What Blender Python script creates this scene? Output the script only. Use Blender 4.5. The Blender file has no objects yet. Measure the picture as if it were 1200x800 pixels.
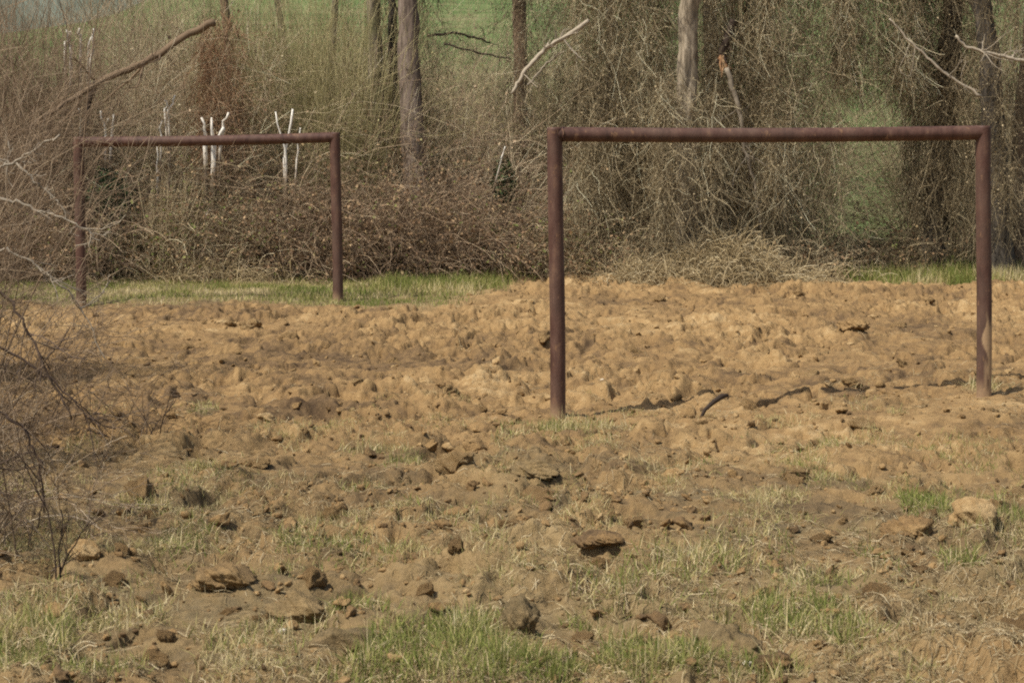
import bpy, math
import numpy as np
from mathutils import Vector

R = math.radians
sc = bpy.context.scene
C = sc.collection
rng = np.random.default_rng(11)

# ------------------------------------------------------------------ camera
CAM_Z, F = 1.98, 2700.0
HY = 156.0
PITCH = math.atan((400 - HY) / F)
cam_d = bpy.data.cameras.new('camera')
cam = bpy.data.objects.new('camera', cam_d)
C.objects.link(cam)
cam.location = (0, 0, CAM_Z)
cam.rotation_euler = (R(90) - PITCH, 0, 0)
cam_d.sensor_width = 36
cam_d.lens = F / 1200 * 36
cam_d.clip_start = 0.1
cam_d.clip_end = 5000
cam_d.dof.use_dof = True
cam_d.dof.focus_distance = 17.0
cam_d.dof.aperture_fstop = 9.0
sc.camera = cam

# ------------------------------------------------------------------ light
SUN_EL, SUN_AZ = 56.0, 233.0          # azimuth measured clockwise from +Y
w = bpy.data.worlds.new('World'); sc.world = w
w.use_nodes = True
nt = w.node_tree
sky = nt.nodes.new('ShaderNodeTexSky'); sky.sky_type = 'NISHITA'
sky.sun_disc = False
sky.sun_elevation = R(SUN_EL); sky.sun_rotation = R(SUN_AZ)
sky.air_density = 1.2; sky.dust_density = 2.5
bg = nt.nodes['Background']; bg.inputs['Strength'].default_value = 0.105
nt.links.new(sky.outputs[0], bg.inputs[0])
sun_d = bpy.data.lights.new('sun', 'SUN')
sun_d.energy = 4.6; sun_d.angle = R(0.6); sun_d.color = (1.0, 0.95, 0.86)
sun = bpy.data.objects.new('sun', sun_d); C.objects.link(sun)
to_sun = Vector((math.sin(R(SUN_AZ)) * math.cos(R(SUN_EL)), math.cos(R(SUN_AZ)) * math.cos(R(SUN_EL)), math.sin(R(SUN_EL))))
sun.rotation_euler = to_sun.to_track_quat('Z', 'Y').to_euler()
sun.location = (-8, -6, 20)
sc.view_settings.view_transform = 'Standard'
sc.view_settings.look = 'None'
sc.view_settings.gamma = 1
sc.view_settings.use_curve_mapping = False
sc.view_settings.exposure = 0.1
sc.render.engine = 'CYCLES'
sc.cycles.pixel_filter_type = 'BLACKMAN_HARRIS'
sc.cycles.filter_width = 2.0
sc.cycles.use_denoising = False
sc.cycles.max_bounces = 5
sc.cycles.diffuse_bounces = 3

# ------------------------------------------------------------------ numeric helpers
def hash2(ix, iy, k):
    h = (ix.astype(np.int64) * 374761393 + iy.astype(np.int64) * 668265263 + k * 1274126177) & 0xffffffff
    h = ((h ^ (h >> 13)) * 1274126177) & 0xffffffff
    h = ((h ^ (h >> 16)) * 2246822519) & 0xffffffff
    return ((h ^ (h >> 15)) & 0xffffff) / float(0xffffff)

def vnoise(x, y, k=0):
    ix = np.floor(x); iy = np.floor(y)
    fx = x - ix; fy = y - iy
    fx = fx * fx * fx * (fx * (fx * 6 - 15) + 10); fy = fy * fy * fy * (fy * (fy * 6 - 15) + 10)
    a = hash2(ix, iy, k); b = hash2(ix + 1, iy, k); c = hash2(ix, iy + 1, k); d = hash2(ix + 1, iy + 1, k)
    return (a + (b - a) * fx) * (1 - fy) + (c + (d - c) * fx) * fy * 1.0

def fbm(x, y, octs=4, k=0, gain=0.5):
    s = 0; a = 1; t = 0
    for o in range(octs):
        s = s + a * vnoise(x * 2 ** o + 17.3 * o, y * 2 ** o - 9.1 * o, k + o); t += a; a *= gain
    return s / t                                   # 0..1

def slabs(x, y, size, k, sharp=11.0):
    """broken-soil relief: every cell is a lump with its own height and tilt; returns height, edge distance, cell random"""
    x = x / size; y = y / size
    wx = x + 0.55 * (fbm(x * 1.7, y * 1.7, 2, k + 50) - .5); wy = y + 0.55 * (fbm(x * 1.7, y * 1.7, 2, k + 60) - .5)
    ix = np.floor(wx); iy = np.floor(wy)
    d1 = np.full(x.shape, 9.0); d2 = np.full(x.shape, 9.0)
    hs = np.zeros(x.shape); ws = np.zeros(x.shape); rr = np.zeros(x.shape)
    for dx in (-1, 0, 1):
        for dy in (-1, 0, 1):
            cx = ix + dx; cy = iy + dy
            px = cx + hash2(cx, cy, k); py = cy + hash2(cx, cy, k + 1)
            ex = wx - px; ey = wy - py
            d = np.sqrt(ex * ex + ey * ey)
            tx = hash2(cx, cy, k + 2) - .5; ty = hash2(cx, cy, k + 3) - .5; oz = hash2(cx, cy, k + 4)
            hh = oz * .6 + 1.3 * (tx * ex + ty * ey) - 0.3 * d
            wt = np.exp(-sharp * d)
            hs += wt * hh; ws += wt
            m = d < d1
            d2 = np.where(m, d1, np.minimum(d2, d))
            rr = np.where(m, oz, rr); d1 = np.where(m, d, d1)
    return hs / ws * size, d2 - d1, rr

def sstep(a, b, v):
    t = np.clip((v - a) / (b - a), 0, 1)
    return t * t * (3 - 2 * t)

def ray(px, py):
    cx = (px - 600) / F; cy = (400 - py) / F
    ca, sa = math.cos(PITCH), math.sin(PITCH)
    return np.array([cx, ca + cy * sa, -sa + cy * ca])

def at(px, py, Y):                 # the point at distance Y that the photograph shows at (px, py)
    d = ray(px, py); s = Y / d[1]
    return np.array([d[0] * s, Y, CAM_Z + d[2] * s])

def onground(px, py, z=0.0):
    d = ray(px, py); s = (z - CAM_Z) / d[2]
    return np.array([d[0] * s, d[1] * s])

# ------------------------------------------------------------------ object helpers
def mesh_np(name, V, faces, mat=None, attrs=None, smooth=True):
    """faces: list of int arrays (n,3) / (n,4)"""
    me = bpy.data.meshes.new(name)
    V = np.asarray(V, dtype=np.float32)
    me.vertices.add(len(V)); me.vertices.foreach_set('co', V.ravel())
    faces = [np.asarray(f, dtype=np.int32) for f in (faces if isinstance(faces, list) else [faces]) if len(f)]
    li = np.concatenate([f.ravel() for f in faces])
    tot = np.concatenate([np.full(len(f), f.shape[1], np.int32) for f in faces])
    start = np.concatenate([[0], np.cumsum(tot)[:-1]]).astype(np.int32)
    me.loops.add(len(li)); me.loops.foreach_set('vertex_index', li)
    me.polygons.add(len(tot)); me.polygons.foreach_set('loop_start', start)
    me.update(calc_edges=True)
    me.polygons.foreach_set('use_smooth', np.full(len(tot), smooth, dtype=bool))
    for n, v in (attrs or {}).items():
        a = me.attributes.new(n, 'FLOAT', 'POINT'); a.data.foreach_set('value', np.asarray(v, dtype=np.float32))
    if mat: me.materials.append(mat)
    me.update()
    return me

def obj(name, me, parent=None, loc=None):
    o = bpy.data.objects.new(name, me); C.objects.link(o)
    if parent is not None: o.parent = parent
    if loc is not None: o.location = loc
    return o

def tag(o, label, cat, group=None, kind=None):
    o['label'] = label; o['category'] = cat
    if group: o['group'] = group
    if kind: o['kind'] = kind
    return o

def struct(o):
    o['kind'] = 'structure'; return o

def thing(name, loc, label, cat, group=None):
    e = bpy.data.objects.new(name, None); C.objects.link(e); e.location = loc
    e.empty_display_size = 0.2
    return tag(e, label, cat, group)

class MB:
    """collects geometry (vertices, quads, tris, per-vertex tint)"""
    def __init__(s): s.V = []; s.Q = []; s.T = []; s.t = []; s.n = 0
    def add(s, V, Q=None, T=None, tint=0.5):
        V = np.asarray(V).reshape(-1, 3)
        if Q is not None and len(Q): s.Q.append(np.asarray(Q) + s.n)
        if T is not None and len(T): s.T.append(np.asarray(T) + s.n)
        s.V.append(V); s.t.append(np.broadcast_to(np.asarray(tint, dtype=float), (len(V),)))
        s.n += len(V)
    def tubes(s, P, r, sides=3, tint=0.5, cap=False, bark=None):
        P = np.asarray(P, dtype=float)
        if P.ndim == 2: P = P[None]
        N, K, _ = P.shape
        r = np.broadcast_to(np.asarray(r, dtype=float), (N, K))
        T = np.gradient(P, axis=1); T /= np.linalg.norm(T, axis=2, keepdims=True) + 1e-9
        ref = np.where(np.abs(T.mean(1)[:, 1:2]) > 0.8, np.array([[1.0, 0, 0.1]]), np.array([[0.05, 1.0, 0.02]]))[:, None, :]
        u = np.cross(T, np.broadcast_to(ref, T.shape)); u /= np.linalg.norm(u, axis=2, keepdims=True) + 1e-9
        v = np.cross(T, u)
        a = np.arange(sides) / sides * 2 * math.pi
        rr = r[:, :, None] * np.ones(sides)[None, None]
        if bark is not None: rr = rr * bark(P, a)
        V = P[:, :, None, :] + rr[..., None] * (np.cos(a)[None, None, :, None] * u[:, :, None, :] + np.sin(a)[None, None, :, None] * v[:, :, None, :])
        idx = np.arange(N * K * sides).reshape(N, K, sides)
        nx = np.roll(idx, -1, axis=2)
        Q = np.stack([idx[:, :-1], nx[:, :-1], nx[:, 1:], idx[:, 1:]], -1).reshape(-1, 4)
        tint = np.broadcast_to(np.asarray(tint, dtype=float), (N,))
        tv = np.repeat(tint, K * sides)
        s.add(V, Q=Q, tint=tv)
        if cap:
            b = s.n
            cpt = P[:, [0, -1]].reshape(-1, 3)
            base = s.n - N * K * sides
            s.add(cpt, tint=np.repeat(tint, 2))
            tris = []
            for i in range(N):
                for e, k in ((0, 0), (1, K - 1)):
                    ring = base + idx[i, k]
                    for j in range(sides):
                        p, q = ring[j], ring[(j + 1) % sides]
                        tris.append((b + 2 * i + e, q, p) if e == 0 else (b + 2 * i + e, p, q))
            s.T.append(np.array(tris))
    def leaves(s, P, size, tint, flat=0.0):
        """small folded diamonds at P"""
        N = len(P)
        d = rng.normal(size=(N, 3)); d[:, 2] *= 1 - flat * 0.8; d /= np.linalg.norm(d, axis=1, keepdims=True)
        e = rng.normal(size=(N, 3)); e[:, 2] *= 1 - flat * 0.8
        e -= d * (e * d).sum(1, keepdims=True); e /= np.linalg.norm(e, axis=1, keepdims=True)
        n = np.cross(d, e)
        size = np.broadcast_to(np.asarray(size, dtype=float), (N,))[:, None]
        wd = size * rng.uniform(.25, .5, (N, 1))
        V = np.stack([P - d * size * .5, P + e * wd + n * wd * .35, P + d * size * .5, P - e * wd + n * wd * .35], 1)
        i = np.arange(N * 4).reshape(N, 4)
        s.add(V, T=np.concatenate([i[:, [0, 1, 2]], i[:, [0, 2, 3]]]), tint=np.repeat(np.broadcast_to(tint, (N,)), 4))
    def mesh(s, name, mat, smooth=True, attrs=None):
        V = np.concatenate(s.V)
        fs = []
        if s.Q: fs.append(np.concatenate(s.Q))
        if s.T: fs.append(np.concatenate(s.T))
        a = {'tint': np.concatenate(s.t)}
        a.update(attrs or {})
        return mesh_np(name, V, fs, mat, a, smooth)

def strands(P0, D, L, K=6, wob=0.12, droop=0.0, lift=0.0):
    """N wandering polylines: start P0, direction D, length L"""
    N = len(P0)
    D = D / (np.linalg.norm(D, axis=1, keepdims=True) + 1e-9)
    L = np.broadcast_to(np.asarray(L, dtype=float), (N,))
    P = np.zeros((N, K, 3)); P[:, 0] = P0
    d = D.copy()
    for k in range(1, K):
        d = d + rng.normal(size=(N, 3)) * wob
        d[:, 2] -= droop * (k / K); d[:, 2] += lift * (k / K)
        d /= np.linalg.norm(d, axis=1, keepdims=True)
        P[:, k] = P[:, k - 1] + d * (L / (K - 1))[:, None]
    return P

def children(P, r, per, lf, spread=0.9, K=5, wob=.15, droop=0, lift=0, rf=0.55, t0=0.2):
    """side shoots along polylines P (N,K,3) with radii r (N,K)"""
    N, KP, _ = P.shape
    M = N * per
    i = np.repeat(np.arange(N), per)
    t = rng.uniform(t0, 0.98, M) * (KP - 1)
    k = np.minimum(t.astype(int), KP - 2); f = (t - k)[:, None]
    p = P[i, k] * (1 - f) + P[i, k + 1] * f
    tan = P[i, k + 1] - P[i, k]; ln = np.linalg.norm(tan, axis=1, keepdims=True); tan = tan / (ln + 1e-9)
    d = tan + rng.normal(size=(M, 3)) * spread
    seglen = ln[:, 0] * (KP - 1)
    L = seglen * lf * rng.uniform(.5, 1.3, M)
    rr = r[i, k] * rf
    Q = strands(p, d, L, K, wob, droop, lift)
    return Q, rr[:, None] * np.linspace(1, .45, K)[None]

# ------------------------------------------------------------------ materials
def new_mat(name):
    m = bpy.data.materials.new(name); m.use_nodes = True
    n = m.node_tree.nodes; l = m.node_tree.links
    b = n['Principled BSDF']; b.inputs['Roughness'].default_value = 0.9
    b.inputs['Specular IOR Level'].default_value = 0.2
    return m, n, l, b

def ramp(n, cols):
    r = n.new('ShaderNodeValToRGB'); e = r.color_ramp.elements
    while len(e) < len(cols): e.new(0.5)
    for i, (p, c) in enumerate(cols):
        e[i].position = p; e[i].color = (*c, 1)
    return r

def strand_mat(name, cols, rough=.85, trans=0.0):
    m, n, l, b = new_mat(name)
    a = n.new('ShaderNodeAttribute'); a.attribute_name = 'tint'
    r = ramp(n, cols)
    tc = n.new('ShaderNodeTexCoord'); ns = n.new('ShaderNodeTexNoise'); ns.inputs['Scale'].default_value = 9.0; ns.inputs['Detail'].default_value = 3
    l.new(tc.outputs['Object'], ns.inputs['Vector'])
    ma = n.new('ShaderNodeMath'); ma.operation = 'MULTIPLY_ADD'; ma.inputs[1].default_value = .35; ma.inputs[2].default_value = -.175
    l.new(ns.outputs['Fac'], ma.inputs[0])
    ad = n.new('ShaderNodeMath'); ad.operation = 'ADD'
    l.new(a.outputs['Fac'], ad.inputs[0]); l.new(ma.outputs[0], ad.inputs[1])
    l.new(ad.outputs[0], r.inputs['Fac']); l.new(r.outputs['Color'], b.inputs['Base Color'])
    b.inputs['Roughness'].default_value = rough
    if trans:
        t = n.new('ShaderNodeBsdfTranslucent'); mx = n.new('ShaderNodeMixShader'); mx.inputs[0].default_value = trans
        l.new(r.outputs['Color'], t.inputs['Color']); l.new(b.outputs[0], mx.inputs[1]); l.new(t.outputs[0], mx.inputs[2])
        l.new(mx.outputs[0], n['Material Output'].inputs['Surface'])
    return m

M = {}
M['twig_pink'] = strand_mat('twig_pink', [(0, (.075, .05, .03)), (.5, (.225, .155, .095)), (.85, (.37, .275, .175)), (1, (.54, .44, .31))])
M['twig_dark'] = strand_mat('twig_dark', [(0, (.035, .024, .017)), (.6, (.10, .068, .048)), (1, (.19, .14, .10))])
M['vine'] = strand_mat('vine', [(0, (0.099, 0.076, 0.044)), (0.45, (0.361, 0.282, 0.163)), (0.8, (0.562, 0.458, 0.281)), (1, (0.712, 0.664, 0.456))])
M['bramble'] = strand_mat('bramble', [(0, (0.074, 0.05, 0.032)), (0.45, (0.328, 0.229, 0.142)), (0.8, (0.538, 0.403, 0.255)), (1, (0.69, 0.616, 0.429))])
M['red_vine'] = strand_mat('red_vine', [(0, (.10, .055, .03)), (.5, (.30, .17, .09)), (1, (.48, .31, .18))])
M['withy'] = strand_mat('withy', [(0, (0.156, 0.138, 0.06)), (0.5, (0.36, 0.306, 0.144)), (1, (0.552, 0.48, 0.264))])
M['dead_leaf'] = strand_mat('dead_leaf', [(0, (0.08, 0.05, 0.029)), (0.4, (0.277, 0.171, 0.095)), (0.75, (0.489, 0.34, 0.19)), (0.9, (0.229, 0.243, 0.072)), (1, (0.172, 0.215, 0.057))], trans=.2)
M['evergreen'] = strand_mat('evergreen', [(0, (.018, .03, .012)), (.6, (.04, .065, .025)), (1, (.08, .11, .04))], rough=.6)
M['grass'] = strand_mat('grass', [(0, (0.13, 0.163, 0.036)), (0.35, (0.234, 0.254, 0.065)), (0.6, (0.377, 0.332, 0.124)), (0.8, (0.546, 0.436, 0.221)), (1, (0.676, 0.572, 0.338))], trans=.25)
M['straw'] = strand_mat('straw', [(0, (0.2, 0.144, 0.075)), (0.5, (0.413, 0.312, 0.163)), (1, (0.65, 0.537, 0.338))], trans=.1)
M['bleached'] = strand_mat('bleached', [(0, (.17, .125, .08)), (.3, (.22, .165, .11)), (.5, (.66, .58, .47)), (1, (.86, .81, .71))])
M['pale_wood'] = strand_mat('pale_wood', [(0, (.22, .18, .13)), (.5, (.36, .30, .22)), (1, (.5, .43, .33))])
M['torn_wood'] = strand_mat('torn_wood', [(0, (.36, .17, .08)), (1, (.58, .40, .22))])

def bark_mat(name, c0, c1, c2, moss=None):
    m, n, l, b = new_mat(name)
    tc = n.new('ShaderNodeTexCoord'); mp = n.new('ShaderNodeMapping'); mp.inputs['Scale'].default_value = (14, 14, 2.2)
    l.new(tc.outputs['Object'], mp.inputs['Vector'])
    ns = n.new('ShaderNodeTexNoise'); ns.inputs['Scale'].default_value = 1.6; ns.inputs['Detail'].default_value = 7; ns.inputs['Roughness'].default_value = .65
    l.new(mp.outputs[0], ns.inputs['Vector'])
    r = ramp(n, [(.3, c0), (.5, c1), (.72, c2)]); l.new(ns.outputs['Fac'], r.inputs['Fac'])
    out = r.outputs['Color']
    if moss:
        n2 = n.new('ShaderNodeTexNoise'); n2.inputs['Scale'].default_value = 2.2; n2.inputs['Detail'].default_value = 4
        l.new(tc.outputs['Object'], n2.inputs['Vector'])
        r2 = ramp(n, [(.45, (0, 0, 0)), (.65, (1, 1, 1))]); l.new(n2.outputs['Fac'], r2.inputs['Fac'])
        mx = n.new('ShaderNodeMix'); mx.data_type = 'RGBA'; mx.inputs['B'].default_value = (*moss, 1)
        l.new(r2.outputs['Color'], mx.inputs['Factor']); l.new(out, mx.inputs['A']); out = mx.outputs['Result']
    l.new(out, b.inputs['Base Color'])
    bp = n.new('ShaderNodeBump'); bp.inputs['Strength'].default_value = .8; bp.inputs['Distance'].default_value = .02
    l.new(ns.outputs['Fac'], bp.inputs['Height']); l.new(bp.outputs[0], b.inputs['Normal'])
    return m
M['bark_grey'] = bark_mat('bark_grey', (.07, .056, .042), (.18, .145, .105), (.30, .245, .18), (.17, .16, .075))
M['bark_brown'] = bark_mat('bark_brown', (.06, .045, .034), (.20, .15, .115), (.30, .24, .19))
M['bark_red'] = bark_mat('bark_red', (.07, .046, .03), (.22, .145, .09), (.34, .24, .16))
M['bark_pale'] = bark_mat('bark_pale', (.075, .058, .038), (.28, .225, .155), (.48, .40, .29))
M['bark_dark'] = bark_mat('bark_dark', (.025, .021, .017), (.065, .054, .042), (.12, .10, .078))

def rust_mat():
    m, n, l, b = new_mat('rusted_steel')
    tc = n.new('ShaderNodeTexCoord')
    ns = n.new('ShaderNodeTexNoise'); ns.inputs['Scale'].default_value = 7; ns.inputs['Detail'].default_value = 8; ns.inputs['Roughness'].default_value = .7
    mp = n.new('ShaderNodeMapping'); mp.inputs['Scale'].default_value = (1.6, 1.6, .5)
    l.new(tc.outputs['Object'], mp.inputs['Vector']); l.new(mp.outputs[0], ns.inputs['Vector'])
    r = ramp(n, [(.3, (.040, .019, .013)), (.46, (.082, .038, .026)), (.58, (.112, .058, .040)), (.75, (.20, .11, .065))]); l.new(ns.outputs['Fac'], r.inputs['Fac'])
    n2 = n.new('ShaderNodeTexNoise'); n2.inputs['Scale'].default_value = 2.3; n2.inputs['Detail'].default_value = 3
    l.new(tc.outputs['Object'], n2.inputs['Vector'])
    r2 = ramp(n, [(.45, (0, 0, 0)), (.7, (.45, .45, .45))]); l.new(n2.outputs['Fac'], r2.inputs['Fac'])
    mx = n.new('ShaderNodeMix'); mx.data_type = 'RGBA'; mx.inputs['B'].default_value = (.115, .080, .056, 1)
    l.new(r2.outputs['Color'], mx.inputs['Factor']); l.new(r.outputs['Color'], mx.inputs['A'])
    n5 = n.new('ShaderNodeTexNoise'); n5.inputs['Scale'].default_value = 22; n5.inputs['Detail'].default_value = 6; n5.inputs['Roughness'].default_value = .7
    mp5 = n.new('ShaderNodeMapping'); mp5.inputs['Scale'].default_value = (1, 1, .45); l.new(tc.outputs['Object'], mp5.inputs['Vector']); l.new(mp5.outputs[0], n5.inputs['Vector'])
    r5 = ramp(n, [(.60, (0, 0, 0)), (.66, (.8, .8, .8))]); l.new(n5.outputs['Fac'], r5.inputs['Fac'])
    m5 = n.new('ShaderNodeMix'); m5.data_type = 'RGBA'; m5.inputs['B'].default_value = (.21, .115, .06, 1)
    l.new(r5.outputs['Color'], m5.inputs['Factor']); l.new(mx.outputs['Result'], m5.inputs['A']); mx = m5
    # places where the paint is worn off down to a tan, dusty surface
    at_ = n.new('ShaderNodeAttribute'); at_.attribute_name = 'worn'
    m3 = n.new('ShaderNodeMix'); m3.data_type = 'RGBA'; m3.inputs['B'].default_value = (.40, .27, .15, 1)
    l.new(at_.outputs['Fac'], m3.inputs['Factor']); l.new(mx.outputs['Result'], m3.inputs['A'])
    l.new(m3.outputs['Result'], b.inputs['Base Color'])
    b.inputs['Roughness'].default_value = .62; b.inputs['Specular IOR Level'].default_value = .3
    bp = n.new('ShaderNodeBump'); bp.inputs['Strength'].default_value = .35; bp.inputs['Distance'].default_value = .004
    n4 = n.new('ShaderNodeTexNoise'); n4.inputs['Scale'].default_value = 60; n4.inputs['Detail'].default_value = 4
    l.new(tc.outputs['Object'], n4.inputs['Vector']); l.new(n4.outputs['Fac'], bp.inputs['Height']); l.new(bp.outputs[0], b.inputs['Normal'])
    return m
M['rust'] = rust_mat()

def soil_mat(name, clod=False):
    """dug sandy loam; attribute tint: 0 dark humus .. 1 sandy;  attribute turf: 0 bare .. 1 turf"""
    m, n, l, b = new_mat(name)
    g = n.new('ShaderNodeNewGeometry')
    pos = g.outputs['Position']
    if clod:
        tc = n.new('ShaderNodeTexCoord'); pos = tc.outputs['Object']
    def noise(scale, det, rough=.6):
        x = n.new('ShaderNodeTexNoise'); x.inputs['Scale'].default_value = scale; x.inputs['Detail'].default_value = det; x.inputs['Roughness'].default_value = rough
        l.new(pos, x.inputs['Vector']); return x.outputs['Fac']
    def math_(op, a, b_, c=None):
        x = n.new('ShaderNodeMath'); x.operation = op
        for i, v in enumerate((a, b_, c)):
            if v is None: continue
            if isinstance(v, (int, float)): x.inputs[i].default_value = v
            else: l.new(v, x.inputs[i])
        return x.outputs[0]
    t = n.new('ShaderNodeAttribute'); t.attribute_name = 'tint'
    tf = n.new('ShaderNodeAttribute'); tf.attribute_name = 'turf'
    a = noise(2.2, 5); c = noise(26, 6, .7)
    v = math_('ADD', t.outputs['Fac'], math_('MULTIPLY_ADD', a, .8, -.40))
    v = math_('ADD', v, math_('MULTIPLY_ADD', c, .8, -.40))
    v = math_('ADD', v, math_('MULTIPLY_ADD', noise(8.5, 5, .6), .7, -.35))
    r = ramp(n, [(0.05, (.080, .052, .030)), (.3, (.168, .108, .055)), (.55, (.275, .172, .077)), (.8, (.360, .232, .105)), (1, (.46, .32, .16))])
    l.new(v, r.inputs['Fac'])
    tr = ramp(n, [(.2, (.115, .098, .048)), (.5, (.215, .175, .092)), (.8, (.35, .275, .16))])
    l.new(noise(18, 5, .7), tr.inputs['Fac'])
    mx = n.new('ShaderNodeMix'); mx.data_type = 'RGBA'
    l.new(math_('MULTIPLY', tf.outputs['Fac'], .85), mx.inputs['Factor']); l.new(r.outputs['Color'], mx.inputs['A']); l.new(tr.outputs['Color'], mx.inputs['B'])
    col = mx.outputs['Result']
    if not clod:
        # the meadow that rises beyond the hedge
        md = n.new('ShaderNodeAttribute'); md.attribute_name = 'meadow'
        mr = ramp(n, [(.34, (.07, .105, .034)), (.5, (.115, .168, .052)), (.66, (.20, .20, .09))])
        x = n.new('ShaderNodeTexNoise'); x.inputs['Scale'].default_value = .12; x.inputs['Detail'].default_value = 8; x.inputs['Roughness'].default_value = .65
        l.new(pos, x.inputs['Vector']); l.new(x.outputs['Fac'], mr.inputs['Fac'])
        m2 = n.new('ShaderNodeMix'); m2.data_type = 'RGBA'
        l.new(md.outputs['Fac'], m2.inputs['Factor']); l.new(col, m2.inputs['A']); l.new(mr.outputs['Color'], m2.inputs['B'])
        col = m2.outputs['Result']
    l.new(col, b.inputs['Base Color'])
    bp = n.new('ShaderNodeBump'); bp.inputs['Strength'].default_value = 1.0; bp.inputs['Distance'].default_value = .016
    hh = math_('ADD', noise(45, 6, .7), math_('MULTIPLY', noise(160, 3), .4))
    l.new(hh, bp.inputs['Height']); l.new(bp.outputs[0], b.inputs['Normal'])
    b.inputs['Roughness'].default_value = .95; b.inputs['Specular IOR Level'].default_value = .1
    return m
M['soil'] = soil_mat('soil')
M['clod'] = soil_mat('clod_soil', True)

def plain_mat(name, c0, c1, scale=12, bump=.01):
    m, n, l, b = new_mat(name)
    tc = n.new('ShaderNodeTexCoord'); ns = n.new('ShaderNodeTexNoise'); ns.inputs['Scale'].default_value = scale; ns.inputs['Detail'].default_value = 6
    l.new(tc.outputs['Object'], ns.inputs['Vector'])
    r = ramp(n, [(.3, c0), (.7, c1)]); l.new(ns.outputs['Fac'], r.inputs['Fac']); l.new(r.outputs['Color'], b.inputs['Base Color'])
    bp = n.new('ShaderNodeBump'); bp.inputs['Distance'].default_value = bump; l.new(ns.outputs['Fac'], bp.inputs['Height']); l.new(bp.outputs[0], b.inputs['Normal'])
    return m
M['stone_white'] = plain_mat('stone_white', (.48, .41, .30), (.66, .59, .46))
M['grey_clod'] = plain_mat('grey_clod', (.085, .062, .040), (.22, .165, .105), 9, .05)
M['hill'] = plain_mat('haze_toned_hill', (.09, .115, .085), (.16, .18, .14), .05, 1.0)  # woodland colour greyed and lightened to stand in for distance haze

# ------------------------------------------------------------------ ground: one sheet to the horizon
def axis(lo, hi, core, far_lo, far_hi):
    a = list(core); s = core[1] - core[0]; x = core[0]; left = []
    while x > far_lo:
        s *= 1.35; x -= s; left.append(x)
    s = core[-1] - core[-2]; x = core[-1]; right = []
    while x < far_hi:
        s *= 1.25; x += s; right.append(x)
    return np.array(left[::-1] + a + right)
ys = [7.2]
while ys[-1] < 33.5: ys.append(ys[-1] + 0.0016 * ys[-1] + 0.002)
XS = axis(0, 0, np.arange(-7.4, 7.4, .0145), -1500, 1500)
YS = axis(0, 0, np.array(ys), -60, 2500)

# grass patches: photograph position of the centre, half sizes, density, share of straw
PATCH = [(655, 497, 26, 6, .7, .6), (1153, 470, 24, 5, .6, .7), (520, 778, 130, 42, 1.0, .16), (15, 775, 62, 45, .9, .3), (120, 795, 60, 20, .6, .4), (952, 745, 75, 38, .9, .25), (745, 785, 60, 22, .9, .2),
         (640, 796, 60, 14, .9, .25), (850, 795, 90, 14, .7, .3), (760, 695, 95, 32, .55, .5), (880, 655, 70, 36, .45, .55), (1035, 665, 26, 22, .45, .5),
         (400, 655, 100, 36, .42, .5), (210, 648, 42, 26, .6, .3), (235, 562, 75, 22, .4, .45), (520, 605, 95, 18, .32, .55), (1084, 598, 28, 18, .9, .2),
         (1192, 618, 26, 22, .8, .25), (1126, 662, 24, 18, .7, .25), (290, 770, 75, 34, .5, .85), (650, 575, 60, 16, .3, .6), (830, 548, 36, 10, .35, .5),
         (240, 482, 20, 8, .5, .4), (690, 502, 60, 8, .5, .9), (1150, 552, 30, 10, .4, .5), (900, 520, 60, 8, .25, .8), (60, 720, 70, 30, .4, .8),
         (1050, 700, 50, 24, .25, .7), (600, 690, 40, 20, .25, .8), (180, 700, 80, 20, .25, .9), (1000, 480, 70, 7, .2, .8), (420, 525, 30, 10, .4, .6)]
_g = np.random.default_rng(77)
for _ in range(24):                       # ragged small tufts all over the nearer soil
    _py = 480 + 300 * _g.uniform() ** .8; _s = (_py - 380) / 300
    PATCH.append((_g.uniform(60, 1200), _py, _g.uniform(18, 55) * _s, _g.uniform(7, 16) * _s, _g.uniform(.3, .6), _g.uniform(.4, .9)))
PW = []
for (px, py, rx, ry, de, stw) in PATCH:
    c0 = onground(px, py); ax = rx * c0[1] / F
    y1 = onground(px, min(py + ry, 860))[1]; y2 = onground(px, py - ry)[1]
    PW.append((c0[0], (y1 + y2) / 2, ax, (y2 - y1) / 2, de, stw))

def turf_at(x, y):
    t = np.zeros(np.shape(x))
    wob = fbm(x * 3, y * 2.2, 3, 300) - .5
    for (cx, cy, ax, ay, de, stw) in PW:
        d = ((x - cx) / ax) ** 2 + ((y - cy) / ay) ** 2
        d = d * (1 + 0) + wob * 1.6
        t = np.maximum(t, de * (1 - sstep(.45, 1.25, d)))
    return t

def strip_at(x, y):
    """the green strip along the far edge of the dug field"""
    wob = (fbm(x * .9, y * .9, 4, 330) - .5) * 3
    c = onground(100, 362)[1]
    lo_l = 25.9 + wob * .9 + sstep(-1.0, .5, x) * 3.0
    a = sstep(lo_l - .6, lo_l + 2.2, y) * (1 - sstep(-.6, .5, x + wob * .35)) * (1 - sstep(34, 36, y))
    b = sstep(29.8 + wob * .4, 30.4 + wob * .4, y) * sstep(4.3, 5.2, x + wob * .3) * (1 - sstep(34, 36, y))
    return np.maximum(a, b)

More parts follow.
